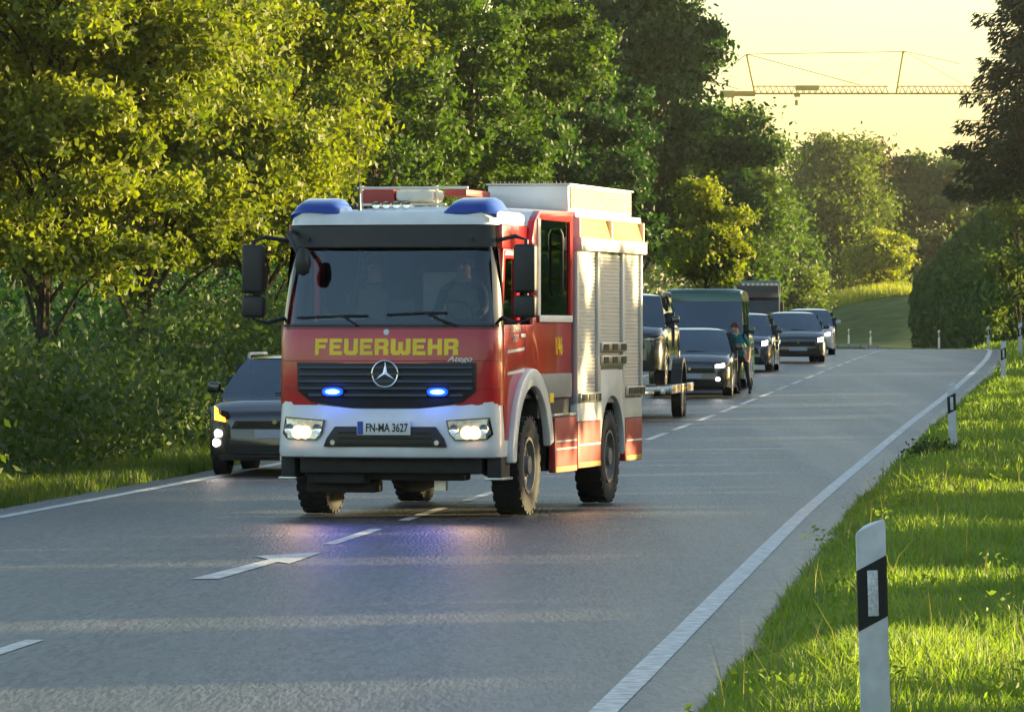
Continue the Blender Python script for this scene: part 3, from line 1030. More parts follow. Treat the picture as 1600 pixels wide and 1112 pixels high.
# grille with slats, emblem, lettering
mb = MB()
mb.prism([(-0.93, 1.57), (-0.92, 1.28), (-0.78, 1.17), (-0.35, 1.11), (0.35, 1.11), (0.78, 1.17), (0.92, 1.28), (0.93, 1.57)], 'y', 0.026, 0.10)
grille = mb.build("grille", M['black'], truck, bevel=0.01)
slat = None
for k, z in enumerate((1.52, 1.45, 1.38, 1.31, 1.24)):
    hwid = 0.90 if z > 1.3 else (0.87 if z > 1.25 else 0.80)
    mb = MB()
    rows = []
    for u in np.linspace(-1, 1, 9):
        x = hwid * u
        y = -0.012 + 0.012 * u * u
        rows.append([(x, y + 0.03, z - 0.025), (x, y, z - 0.012), (x, y + 0.008, z + 0.016), (x, y + 0.04, z + 0.024)])
    mb.grid(rows)
    mb.build("slat", M['gloss_black'], grille, smooth=True)
EX, EZ = 0.0, 1.455
mb = MB()
for k in range(3):
    a = math.pi / 2 + k * 2.0944
    tip = (EX + 0.128 * math.cos(a), EZ + 0.128 * math.sin(a))
    l_ = (EX + 0.026 * math.cos(a + 1.047), EZ + 0.026 * math.sin(a + 1.047))
    r_ = (EX + 0.026 * math.cos(a - 1.047), EZ + 0.026 * math.sin(a - 1.047))
    mb.add([(tip[0], -0.012, tip[1]), (l_[0], -0.012, l_[1]), (EX, -0.032, EZ), (r_[0], -0.012, r_[1])], [(0, 1, 2), (0, 2, 3)])
nn = 40
rr_ = []
for k in range(nn + 1):
    a = 2 * math.pi * k / nn
    rr_.append([(EX + (0.133 + 0.010 * math.cos(b)) * math.cos(a), -0.012 + 0.010 * math.sin(b), EZ + (0.133 + 0.010 * math.cos(b)) * math.sin(a)) for b in np.linspace(0, 2 * math.pi, 9)])
mb.grid(rr_)
star = mb.build("star_emblem", M['chrome'], grille, smooth=True, angle=30)
mb = MB()
mb.disc((EX, 0.0, EZ), 0.13, 'y', 28)
mb.build("emblem_backing", M['black'], star)
# front lettering: block letters built in strokes, laid on the curved panel
FONT = {'F': [(0, 0, .3, 1), (0, .76, 1, 1), (0, .4, .85, .62)], 'E': [(0, 0, .3, 1), (0, .77, 1, 1), (0, .39, .88, .61), (0, 0, 1, .23)],
        'U': [(0, .1, .32, 1), (.68, .1, 1, 1), (.1, 0, .9, .25)], 'R': [(0, 0, .3, 1), (0, .78, .9, 1), (.66, .5, 1, .9), (0, .36, .88, .56), (.62, 0, .98, .4)],
        'W': [(0, .1, .24, 1), (.38, .1, .62, .8), (.76, .1, 1, 1), (.08, 0, .46, .26), (.54, 0, .92, .26)], 'H': [(0, 0, .32, 1), (.68, 0, 1, 1), (0, .38, 1, .62)]}
lx = -0.745
mb = MB()
def panel_y(x, z):
    o = lvl(z)
    return float(np.interp(x, [p[0] for p in o[4:NP - 4]], [p[1] for p in o[4:NP - 4]]))
for ch in "FEUERWEHR":
    w = 0.205 if ch == 'W' else (0.145 if ch in 'UHR' else 0.132)
    for (a, b, c, d) in FONT[ch]:
        x0, x1, z0, z1 = lx + a * w, lx + c * w, 1.645 + b * 0.165, 1.645 + d * 0.165
        q = []
        for (x, z) in ((x0, z0), (x1, z0), (x1, z1), (x0, z1)):
            q.append((x, panel_y(x, z) - 0.004 - 0.0002 * a, z))
        mb.add(q, [(0, 1, 2, 3)])
    lx += w + 0.022
mb.build("lettering", M['yellow'], front_panel)
text_part("script_badge", "Atego", 0.075, M['plate'], front_panel, (0.76, panel_y(0.76, 1.6) - 0.012, 1.605), (R(90), 0, R(3)), 0.003, 0.001, 1.35, shear=0.3)
mb = MB()
mb.lathe([(0, -0.012), (0.028, -0.010), (0.032, 0.0), (0.030, 0.02)], (0.0, 0.05, 1.875), 'y', 14)
mb.build("crest_badge", M['plate'], front_panel, smooth=True)

# strobes in the grille
for x in (-0.545, 0.545):
    mb = MB()
    mb.box(x - 0.12, x + 0.12, -0.012, 0.06, 1.225, 1.325)
    hs = mb.build("strobe_housing", M['black'], truck, bevel=0.01)
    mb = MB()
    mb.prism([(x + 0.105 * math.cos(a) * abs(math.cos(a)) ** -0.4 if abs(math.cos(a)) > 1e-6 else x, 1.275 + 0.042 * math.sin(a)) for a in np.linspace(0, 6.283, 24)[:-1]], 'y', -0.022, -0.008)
    sl = mb.build("strobe_lens", M['strobe_rim'], hs)  # lens widened and lit to carry the blue glow around the strobe
    mb = MB()
    mb.prism([(x + 0.075 * math.cos(a), 1.275 + 0.024 * math.sin(a)) for a in np.linspace(0, 6.283, 18)[:-1]], 'y', -0.026, -0.020)
    mb.build("strobe_core", M['strobe'], sl)
    ld = bpy.data.lights.new("strobe_light", 'POINT')
    ld.energy = 0.6
    ld.color = (0.03, 0.10, 1.0)
    ld.shadow_soft_size = 0.03
    lo_ = bpy.data.objects.new("strobe_light", ld)
    COL.objects.link(lo_)
    lo_.parent = truck
    lo_.location = (x, -0.10, 1.275)
    ld = bpy.data.lights.new("strobe_beam", 'SPOT')
    ld.energy = 5
    ld.color = (0.03, 0.10, 1.0)
    ld.spot_size = R(100)
    ld.spot_blend = 0.6
    ld.shadow_soft_size = 0.04
    lo_ = bpy.data.objects.new("strobe_beam", ld)
    COL.objects.link(lo_)
    lo_.parent = truck
    lo_.location = (x, -0.12, 1.275)
    lo_.rotation_euler = (R(84), 0, R(180))

# white bumper: shaped rows round the front, pocket for the lower grille
def bump_row(z, hw, yf):
    return [(x, y, z) for x, y in outline(hw, yf, 0.55, rc=0.20, bow=0.07, nf=11, na=6)]
def top_z(x):
    ax = abs(x)
    return float(np.interp(ax, [0, 0.35, 0.78, 0.92, 0.97, 1.2], [1.115, 1.12, 1.175, 1.21, 1.26, 1.26]))
mb = MB()
prof = [(0.605, 1.13, 0.06), (0.62, 1.16, 0.0), (0.665, 1.165, -0.02), (0.73, 1.165, -0.012), (0.90, 1.16, -0.005), (1.05, 1.15, 0.0)]
rows = [bump_row(*p) for p in prof]
tr_ = bump_row(1.1, 1.145, 0.02)
rows.append([(x, y, top_z(x) - 0.02) for x, y, z in tr_])
tr2 = bump_row(1.1, 1.11, 0.06)
rows.append([(x, y, top_z(x)) for x, y, z in tr2])
mb.grid(rows)
bumper = mb.build("bumper", M['white'], truck, smooth=True, angle=40)
# lower grille opening as a recessed black pocket with frame
mb = MB()
mb.prism([(-0.64, 0.72), (-0.61, 0.80), (-0.52, 0.925), (0.52, 0.925), (0.61, 0.80), (0.64, 0.72)], 'y', -0.034, 0.05)
pocket = mb.build("lower_grille", M['black'], bumper, bevel=0.012)
for x in (-0.54, 0.54):
    mb = MB()
    mb.lathe([(0, -0.042), (0.026, -0.042), (0.03, -0.03), (0.03, 0.0)], (x, 0, 0.765), 'y', 14)
    mb.build("fog_lamp", M['reflector'], pocket, smooth=True)
for z in (0.755, 0.81, 0.865):
    mb = MB()
    mb.box(-0.48, 0.48, -0.044, -0.03, z - 0.008, z + 0.008)
    mb.build("slat", M['gloss_black'], pocket)
# number plate
mb = MB()
mb.box(-0.28, 0.275, -0.062, -0.044, 0.84, 0.985)
plate = mb.build("number_plate", M['plate'], bumper, bevel=0.006)
mb = MB()
mb.box(-0.274, -0.215, -0.0645, -0.062, 0.847, 0.978)
mb.build("plate_band", M['plate_blue'], plate)
text_part("plate_text", "FN-MA 3627", 0.118, M['plate_black'], plate, (0.03, -0.0645, 0.911), (R(90), 0, 0), 0.0015, 0.0022, 0.70)
# headlights
for sx in (-1, 1):
    mb = MB()
    cx = sx * 0.86
    q = [(-0.23, 0.99), (0.20, 1.02), (0.235, 0.85), (0.18, 0.795), (-0.14, 0.785), (-0.20, 0.85)]
    pl = [(cx + sx * a, b) for a, b in q]
    def fy(x):
        return float(np.interp(abs(x), [0, 0.97, 1.03, 1.10, 1.14, 1.165], [-0.02, 0.045, 0.075, 0.13, 0.19, 0.24])) - 0.025
    mb.add([(x, fy(x), z) for x, z in pl] + [(x, fy(x) + 0.05, z) for x, z in pl], [tuple(range(6)), tuple(range(6, 12))] + [(i, (i + 1) % 6, 6 + (i + 1) % 6, 6 + i) for i in range(6)])
    hl = mb.build("headlight", M['gloss_black'], bumper)
    mb = MB()
    pl2 = [(cx + sx * a * 0.93, 0.90 + (b - 0.90) * 0.88) for a, b in q]
    mb.add([(x, fy(x) - 0.004, z) for x, z in pl2], [tuple(range(6))])
    mb.build("lamp_reflector", M['reflector'], hl)
    lxs = (cx - sx * 0.02, cx + sx * 0.055)
    for i_, x in enumerate(lxs):
        mb = MB()
        mb.lathe([(0, -0.02), (0.045, -0.016), (0.062, -0.004), (0.066, 0.01)], (x, fy(x) - 0.002, 0.865), 'y', 18)
        mb.build("lit_lamp", M['warm_lamp'], hl, smooth=True)
    ld = bpy.data.lights.new("headlight_beam", 'SPOT')
    ld.energy = 5
    ld.color = (1.0, 0.62, 0.28)
    ld.spot_size = R(70)
    ld.spot_blend = 0.8
    ld.shadow_soft_size = 0.06
    lo_ = bpy.data.objects.new("headlight_beam", ld)
    COL.objects.link(lo_)
    lo_.parent = truck
    lo_.location = (cx, fy(cx) - 0.10, 0.93)
    lo_.rotation_euler = (R(90) - R(6), 0, R(180))
    for x in (cx - sx * 0.15, cx + sx * 0.15):
        mb = MB()
        mb.lathe([(0, 0.0), (0.03, -0.012), (0.048, -0.016), (0.052, -0.004)], (x, fy(x) - 0.004, 0.90), 'y', 16)
        mb.build("lamp_bowl", M['chrome'], hl, smooth=True)
# entry steps at the bumper corners
for sx in (-1, 1):
    mb = MB()
    mb.box(sx * 1.0, sx * 1.15, 0.22, 0.62, 0.40, 0.66)
    st = mb.build("step_box", M['dgrey'], truck, bevel=0.02)
    mb = MB()
    mb.box(sx * 0.98, sx * 1.17, 0.20, 0.66, 0.385, 0.41)
    mb.build("step_tread", M['steel'], st, bevel=0.006)
# underrun parts
mb = MB()
mb.box(-0.95, 0.95, 0.22, 0.5, 0.45, 0.64)
mb.box(-0.92, -0.30, 0.35, 1.0, 0.34, 0.56)
mb.box(0.25, 0.9, 0.35, 0.9, 0.44, 0.56)
mb.box(-0.3, 0.7, 0.5, 0.8, 0.37, 0.5)
mb.box(-0.98, -0.25, 0.6, 0.9, 0.24, 0.36)
mb.build("underrun_guard", M['dgrey'], truck, bevel=0.02)
mb = MB()
for sx in (-1, 1):
    mb.box(sx * 0.34 - 0.05, sx * 0.34 + 0.05, 0.2, 7.0, 0.72, 0.95)
for y in (1.0, 2.6, 4.2, 6.6):
    mb.box(-0.34, 0.34, y, y + 0.1, 0.75, 0.92)
mb.box(-0.33, 0.33, 0.6, 1.9, 0.6, 1.2)
mb.box(-1.1, 1.1, 2.5, 4.6, 0.42, 1.1)
mb.box(-1.1, 1.1, 6.2, 6.95, 0.6, 1.1)
mb.build("chassis", M['dgrey'], truck)
for y in (1.40, 5.45):
    mb = MB()
    mb.tube([(-0.98, y, 0.52), (0.98, y, 0.52)], 0.085, 10)
    mb.lathe([(0.0, -0.28), (0.16, -0.24), (0.235, -0.08), (0.235, 0.08), (0.16, 0.24), (0, 0.28)], (-0.02, y, 0.46), 'x', 14)
    mb.build("axle", M['dgrey'], truck, smooth=True)
mb = MB()
mb.tube([(0.36, 0.9, 0.62), (0.36, 0.9, 0.30)], 0.025, 8)
mb.box(0.30, 0.42, 0.86, 0.95, 0.26, 0.40)
mb.build("tow_hitch", M['steel'], truck)


def make_wheel(parent, x, y, r, w, out, lugs=26, rim_r=0.29, mrim=None):
    """out = +1/-1: side that faces outwards"""
    mb = MB()
    h = w / 2
    mb.lathe([(rim_r, -h * 0.8), (rim_r + 0.05, -h), (r * 0.93, -h), (r * 0.985, -h * 0.86), (r * 0.985, h * 0.86), (r * 0.93, h), (rim_r + 0.05, h), (rim_r, h * 0.8)], (0, 0, 0), 'x', 36)
    for k in range(lugs):
        a = 2 * math.pi * k / lugs
        for sx in (-1, 1):
            aa = a + (0.5 * 2 * math.pi / lugs if sx > 0 else 0)
            c, s = math.cos(aa), math.sin(aa)
            q = 0.55 * math.pi / lugs * r
            vs_ = []
            for rad in (r * 0.95, r):
                for (xx, tt) in ((sx * h * 0.12, -q), (sx * h * 1.0, -q), (sx * h * 1.0, q), (sx * h * 0.12, q)):
                    vs_.append((xx, rad * c - tt * s, rad * s + tt * c))
            mb.add(vs_, [(0, 1, 2, 3), (4, 5, 6, 7), (0, 1, 5, 4), (1, 2, 6, 5), (2, 3, 7, 6), (3, 0, 4, 7)])
    o = mb.build("wheel", M['rubber'], parent, smooth=True)
    o.location = (x, y, r)
    mb = MB()
    s = out
    mb.lathe([(rim_r, s * h * 0.95), (rim_r - 0.03, s * h * 0.97), (rim_r - 0.05, s * h * 0.55), (rim_r * 0.62, s * h * 0.35), (rim_r * 0.5, s * h * 0.55), (0.10, s * h * 0.6), (0.095, s * h * 1.0), (0, s * h * 1.05)], (0, 0, 0), 'x', 28)
    for k in range(10):
        a = 2 * math.pi * k / 10
        mb.tube([(s * h * 0.45, rim_r * 0.62 * math.cos(a), rim_r * 0.62 * math.sin(a)), (s * h * 0.62, rim_r * 0.62 * math.cos(a), rim_r * 0.62 * math.sin(a))], 0.018, 6)
    mb.build("rim", mrim or M['rim_grey'], o, smooth=True)
    return o


for sx in (-1, 1):
    make_wheel(truck, sx * 1.03, 1.40, 0.51, 0.30, sx)
    make_wheel(truck, sx * 1.03, 5.45, 0.51, 0.30, sx)


# cab sides: panels round the door window and the crew window, each side built in pieces
def arc(cy, cz, r, a0, a1, n=12):
    return [(cy + r * math.cos(R(a)), cz + r * math.sin(R(a))) for a in np.linspace(a0, a1, n)]
for sx in (-1, 1):
    xa, xb = sx * 1.125, sx * 1.165
    mb = MB()
    lower = [(0.30, 1.95), (0.30, 0.78), (0.50, 0.78)] + arc(1.42, 0.52, 0.93, 163, 20, 14) + [(2.42, 1.18), (3.50, 1.18), (3.50, 2.03), (1.62, 2.03), (1.62, 1.95)]
    mb.prism(lower, 'x', xa, xb)
    side = mb.build("cab_side", M['red'], truck, bevel=0.008)
    mb = MB()
    mb.prism([(0.34, 1.95), (0.34 + 0.14, 2.72), (1.62, 2.72), (1.62, 2.64), (1.20, 2.64), (1.24, 1.95), (1.10, 1.95), (1.10, 2.62), (0.56, 2.62), (0.45, 1.95)], 'x', sx * 1.06, sx * 1.115)
    mb.build("door_frame", M['red'], side, bevel=0.006)
    mb = MB()
    mb.prism([(0.45, 1.95), (0.56, 2.62), (1.10, 2.62), (1.10, 1.95)], 'x', sx * 1.075, sx * 1.085)
    mb.build("door_window", M['tint'], side)
    mb = MB()
    mb.box(sx * 1.02, sx * 1.12, 0.42, 1.62, 2.72, 2.97)
    mb.build("roof_rail", M['red'], side, bevel=0.02)
    mb = MB()
    mb.prism([(0.5, 2.655), (0.54, 2.70), (1.15, 2.70), (1.15, 2.655)], 'x', sx * 1.116, sx * 1.128)
    mb.build("rain_gutter", M['cream'], side)
    # door seam, handles, rub strips
    mb = MB()
    mb.prism([(1.235, 1.5), (1.25, 1.5), (1.25, 1.96), (1.235, 1.96)], 'x', xb, sx * 1.1675)
    mb.build("door_seam", M['black'], side)
    mb = MB()
    mb.box(xb, sx * 1.19, 0.98, 1.18, 1.82, 1.86)
    mb.build("door_handle", M['plate'], side, bevel=0.01)
    for z in (1.66, 1.44):
        mb = MB()
        mb.prism([(0.42, z), (0.42, z + 0.03), (1.2, z + 0.06), (1.2, z + 0.03)], 'x', xb, sx * 1.169)
        mb.build("reflective_strip", M['plate'], side)
    # crew compartment upper body: stands a little proud, curved roof front
    mb = MB()
    cp = [(1.62, 2.03), (1.62, 2.66), (1.50, 2.80), (1.62, 3.02), (1.85, 3.13), (3.50, 3.16), (3.50, 2.03), (3.36, 2.03), (3.36, 3.04), (1.86, 3.04), (1.86, 2.03)]
    mb.prism(cp, 'x', sx * 1.11, sx * 1.185)
    crew = mb.build("crew_cab_side", M['red'], truck, bevel=0.01)
    mb = MB()
    mb.prism([(1.86, 2.06), (1.86, 3.04), (3.36, 3.04), (3.36, 2.06)], 'x', sx * 1.15, sx * 1.16)
    mb.build("crew_window", M['tint'], crew)
    mb = MB()
    mb.box(sx * 1.186, sx * 1.198, 1.72, 1.84, 2.05, 3.05)
    mb.build("window_trim", M['cream'], crew)
    mb = MB()
    mb.box(sx * 1.186, sx * 1.20, 1.80, 3.40, 1.98, 2.05)
    mb.build("window_sill", M['plate'], crew, bevel=0.004)
    mb = MB()
    mb.tube([(sx * 1.2, 2.75, 2.25), (sx * 1.225, 2.75, 2.3), (sx * 1.225, 2.75, 2.9), (sx * 1.2, 2.75, 2.95)], 0.016, 8)
    mb.build("grab_rail", M['black'], crew, smooth=True)
    mb = MB()
    mb.box(xb, sx * 1.172, 1.75, 3.48, 1.19, 1.44)
    mb.build("lower_panel", M['grey'], crew, bevel=0.006)
    mb = MB()
    mb.box(sx * 1.0, sx * 1.15, 1.9, 3.45, 0.98, 1.17)
    mb.build("step_box", M['dgrey'], crew)
    # white fender
    mb = MB()
    outer = arc(1.42, 0.52, 0.985, 178, 12, 18)
    inner = arc(1.42, 0.52, 0.80, 12, 178, 18)
    mb.prism(outer + inner, 'x', sx * 1.12, sx * 1.225)
    fender = mb.build("fender", M['white'], truck, bevel=0.025)
    mb = MB()
    mb.grid([[(sx * 0.85, a, b) for a, b in arc(1.42, 0.52, 0.79, 178, 12, 14)], [(sx * 1.15, a, b) for a, b in arc(1.42, 0.52, 0.79, 178, 12, 14)]])
    mb.build("wheel_liner", M['black'], fender)
    mb = MB()
    mb.box(sx * 1.226, sx * 1.235, 2.12, 2.30, 1.14, 1.24)
    mb.build("side_marker", M['yellow'], fender)

text_part("door_text", "FEUERWEHR\nSTADT", 0.10, M['cream'], truck, (1.168, 0.80, 1.86), (R(90), 0, R(90)), 0.001, 0.001, 0.8)
text_part("crew_number", "1/46", 0.26, M['yellow'], truck, (1.168, 2.85, 1.72), (R(90), 0, R(90)), 0.001, 0.004, 0.8)

# crew roof and rear cab wall
mb = MB()
rows = []
for y, z, c in ((1.50, 2.80, 0.0), (1.58, 2.97, 0.02), (1.70, 3.06, 0.04), (1.9, 3.13, 0.05), (3.5, 3.16, 0.05)):
    rows.append([(x, y, z + c * (1 - (x / 1.11) ** 2)) for x in np.linspace(-1.11, 1.11, 9)])
mb.grid(rows)
mb.build("crew_roof", M['white'], truck, smooth=True)
mb = MB()
mb.box(-1.1, 1.1, 3.44, 3.50, 1.18, 3.14)
mb.build("cab_rear_wall", M['fabric'], truck)
mb = MB()
mb.box(-1.1, 1.1, 0.4, 3.44, 1.19, 1.23)
mb.build("cab_floor", M['fabric'], truck)
# interior: dashboard, wheel, seats, tablet
mb = MB()
mb.prism([(0.14, 1.60), (0.14, 1.93), (0.42, 1.99), (0.62, 1.90), (0.62, 1.60)], 'x', -1.05, 1.05)
dash = mb.build("dashboard", M['black'], truck, bevel=0.02)
mb = MB()
ring = []
for k in range(25):
    a = 2 * math.pi * k / 24
    ring.append((0.52 + 0.22 * math.cos(a), 0.72 + 0.12 * math.sin(a), 2.02 + 0.17 * math.sin(a)))
mb.tube(ring, 0.017, 6, cap=False)
mb.tube([(0.52, 0.72, 2.02), (0.52, 0.6, 1.85)], 0.03, 6)
mb.build("steering_wheel", M['gloss_black'], truck, smooth=True)
for x in (-0.55, 0.52):
    mb = MB()
    mb.box(x - 0.25, x + 0.25, 1.05, 1.5, 1.58, 1.72)
    mb.box(x - 0.24, x + 0.24, 1.46, 1.58, 1.7, 2.28)
    mb.box(x - 0.14, x + 0.14, 1.48, 1.57, 2.30, 2.50)
    mb.build("seat", M['fabric'], truck, bevel=0.04)
mb = MB()
mb.box(-0.01, 0.43, 1.62, 1.68, 2.05, 2.50)
mb.build("equipment_board", M['cream'], truck, bevel=0.05)
mb = MB()
mb.box(-0.02, 0.22, 0.30, 0.33, 1.98, 2.20)
mb.tube([(0.1, 0.33, 1.93), (0.1, 0.33, 2.0)], 0.02, 6)
mb.build("tablet_holder", M['black'], dash, bevel=0.01)
mb = MB()
mb.box(-0.75, -0.32, 0.24, 0.46, 2.0, 2.01)
mb.build("paper_sheet", M['cream'], dash)

# wipers
def glass_pt(x, z, off=0.02):
    return (x, panel_y(x, z) - off, z)
for x0, xa, xb_, zz in ((-0.30, -0.95, -0.20, 2.02), (0.72, 0.0, 0.62, 2.05)):
    mb = MB()
    mid = (xa + xb_) / 2 + 0.1
    mb.tube([glass_pt(x0, 1.94, 0.03), glass_pt((x0 + mid) / 2, 2.0, 0.045), glass_pt(mid, zz + 0.02, 0.04)], [0.016, 0.012, 0.010], 6)
    mb.tube([glass_pt(xa, zz, 0.022), glass_pt(mid, zz + 0.02, 0.026), glass_pt(xb_, zz + 0.02, 0.022)], 0.011, 6)
    mb.build("wiper", M['black'], truck, smooth=True)

# mirrors
def mirror(name, x0, x1, y0, y1, z0, z1, parent):
    mb = MB()
    mb.box(x0, x1, y0, y1, z0, z1)
    o = mb.build(name, M['black'], parent, bevel=0.035, seg=3)
    mb = MB()
    mb.box(x0 + 0.02, x1 - 0.02, y1 + 0.001, y1 + 0.004, z0 + 0.03, z1 - 0.03)
    mb.build("mirror_glass", M['chrome'], o)
    return o
for sx in (1, -1):
    a, b = sorted((sx * 1.30, sx * 1.53))
    am = MB()
    am.tube([(sx * 1.08, 0.34, 2.80), (sx * 1.30, 0.20, 2.84), (sx * 1.42, 0.16, 2.80), (sx * 1.42, 0.16, 2.0), (sx * 1.28, 0.2, 1.97), (sx * 1.13, 0.32, 2.02)], 0.022, 8)
    arm = am.build("mirror_arm", M['black'], truck, smooth=True)
    mirror("main_mirror", a, b, 0.08, 0.22, 2.27, 2.76, arm)
    mirror("wide_mirror", a, b, 0.08, 0.22, 2.02, 2.245, arm)
mb = MB()
mb.tube([(-1.03, 0.24, 2.90), (-1.02, 0.05, 2.86), (-0.92, -0.08, 2.74), (-0.86, -0.12, 2.64)], 0.025, 8)
ra = mb.build("ramp_mirror_arm", M['black'], truck, smooth=True)
mb = MB()
mb.lathe([(0, 0.20), (0.05, 0.18), (0.075, 0.10), (0.085, 0.02), (0.06, -0.06), (0, -0.09)], (-0.83, -0.10, 2.53), 'z', 14)
mb.build("ramp_mirror", M['black'], ra, smooth=True)

# equipment body
BX, BY0, BY1 = 1.215, 3.58, 7.08
mb = MB()
mb.box(-BX + 0.05, BX - 0.05, BY0, BY1, 1.1, 3.1)
body = mb.build("equipment_body", M['grey'], truck)
mb = MB()
mb.box(-BX + 0.02, BX - 0.02, BY0 - 0.01, BY1 + 0.01, 3.1, 3.16)
mb.build("body_roof", M['white'], truck, bevel=0.015)
bays = [(3.66, 4.66, 1.13), (4.78, 5.98, 1.50), (6.10, 7.02, 1.16)]
for sx in (-1, 1):
    for (y0, y1, zb) in bays:
        mb = MB()
        rows = []
        z = zb
        while z < 2.72:
            for dz, dx in ((0.0, 0.0), (0.006, 0.011), (0.032, 0.011), (0.038, 0.0)):
                rows.append([(sx * (BX - 0.045 + dx), y0 + 0.015, z + dz), (sx * (BX - 0.045 + dx), y1 - 0.015, z + dz)])
            z += 0.0395
        mb.grid(rows)
        sh = mb.build("roller_shutter", M['alu'], body)
        mb = MB()
        mb.box(sx * (BX - 0.03), sx * (BX + 0.008), y0 + 0.02, y1 - 0.02, zb, zb + 0.05)
        mb.build("lift_bar", M['steel'], sh, bevel=0.006)
    posts = [3.58, 4.66, 5.98, 7.02]
    for y0, y1 in ((3.58, 3.66), (4.66, 4.78), (5.98, 6.10), (7.02, 7.08)):
        mb = MB()
        mb.box(sx * (BX - 0.05), sx * BX, y0, y1, 1.12, 2.74)
        mb.build("door_post", M['alu'], body, bevel=0.006)
    # upper rail, light strip and sloping amber board
    mb = MB()
    mb.box(sx * (BX - 0.05), sx * (BX + 0.045), 3.60, 7.12, 2.745, 2.885)
    mb.build("awning_rail", M['alu'], body, bevel=0.012)
    mb = MB()
    mb.add([(sx * (BX + 0.01), 3.64, 2.89), (sx * (BX + 0.01), 7.04, 2.89), (sx * (BX - 0.05), 7.04, 3.10), (sx * (BX - 0.05), 3.64, 3.10)], [(0, 1, 2, 3)])
    bd = mb.build("amber_board", M['amberfoil'], body)
    mb = MB()
    for y in (3.62, 5.3, 7.05):
        mb.box(sx * (BX - 0.06), sx * (BX + 0.02), y - 0.02, y + 0.02, 2.885, 3.10)
    mb.box(sx * (BX - 0.07), sx * (BX - 0.02), 3.6, 7.08, 3.095, 3.125)
    mb.build("board_frame", M['cream'], bd)
    # lower skirts
    arch = arc(5.45, 0.52, 0.66, 180, 0, 14)
    mb = MB()
    mb.prism([(3.60, 1.12), (3.60, 0.92), (4.79, 0.92), (4.79, 0.52)] + arch + [(6.11, 0.92), (7.06, 0.92), (7.06, 1.14), (5.98, 1.14), (5.98, 1.46), (4.76, 1.46), (4.76, 1.12)], 'x', sx * (BX - 0.09), sx * (BX - 0.005))
    sk = mb.build("white_skirt", M['white'], body, bevel=0.008)
    def red_flap(y0, y1, z0, z1, strips):
        mb = MB()
        mb.box(sx * (BX - 0.07), sx * BX, y0, y1, z0, z1)
        f_ = mb.build("red_flap", M['red_dull'], body, bevel=0.008)
        for zz in strips:
            mb = MB()
            mb.box(sx * BX, sx * (BX + 0.006), y0 + 0.03, y1 - 0.03, zz, zz + 0.018)
            mb.build("reflective_strip", M['plate'], f_)
        mb = MB()
        mb.box(sx * BX, sx * (BX + 0.005), y0 + 0.02, y1 - 0.02, z0 + 0.01, z0 + 0.06)
        mb.build("yellow_strip", M['yellow_dull'], f_)
    red_flap(2.46, 3.54, 0.40, 0.98, (0.72, 0.64))
    red_flap(3.60, 4.78, 0.42, 0.915, (0.66,))
    red_flap(6.12, 7.05, 0.44, 0.915, (0.66,))
    mb = MB()
    mb.box(sx * 0.9, sx * BX, 2.46, 3.54, 0.985, 1.02)
    mb.build("step_tread", M['steel'], body, bevel=0.008)
    # fold-down step boards with black and white ends
    for (y0, y1, z0) in ((4.74, 6.02, 1.66), (4.74, 6.02, 1.52), (3.62, 4.66, 1.125), (6.10, 7.06, 1.17)):
        mb = MB()
        mb.box(sx * BX, sx * (BX + 0.035), y0, y1, z0, z0 + 0.10)
        sb = mb.build("step_board", M['steel'], body, bevel=0.008)
        k = 0
        for a in np.linspace(y0 + 0.02, y1 - 0.30, 3):
            mb = MB()
            mb.box(sx * (BX + 0.036), sx * (BX + 0.042), a, a + 0.26, z0 + 0.015, z0 + 0.085)
            mb.build("board_pad", M['black'], sb)
# roof locker on the right, ladder and rolled hoses on the left
mb = MB()
mb.box(0.24, 1.12, 3.55, 6.90, 3.165, 3.44)
lock = mb.build("roof_locker", M['white'], truck, bevel=0.012)
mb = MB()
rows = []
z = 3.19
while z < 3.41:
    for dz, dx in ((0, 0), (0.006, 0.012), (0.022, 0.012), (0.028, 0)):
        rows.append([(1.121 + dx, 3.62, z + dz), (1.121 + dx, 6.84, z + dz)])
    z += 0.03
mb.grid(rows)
M['louvre'] = mat("sun_gold_louvre", (0.42, 0.37, 0.27), 0.4, metal=0.2, var=0.15, scale=4)  # aluminium tone darkened and warmed to carry the sun's gold
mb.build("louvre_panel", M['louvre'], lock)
mb = MB()
mb.box(0.22, 1.145, 3.53, 6.92, 3.441, 3.46)
mb.build("locker_lid", M['alu'], lock, bevel=0.006)
mb = MB()
for k in range(18):
    x = 0.28 + k * 0.047
    mb.lathe([(0.009, 0), (0.009, 0.02), (0, 0.022)], (x, 3.545, 3.462), 'z', 6)
mb.build("lid_bolt", M['dgrey'], lock)
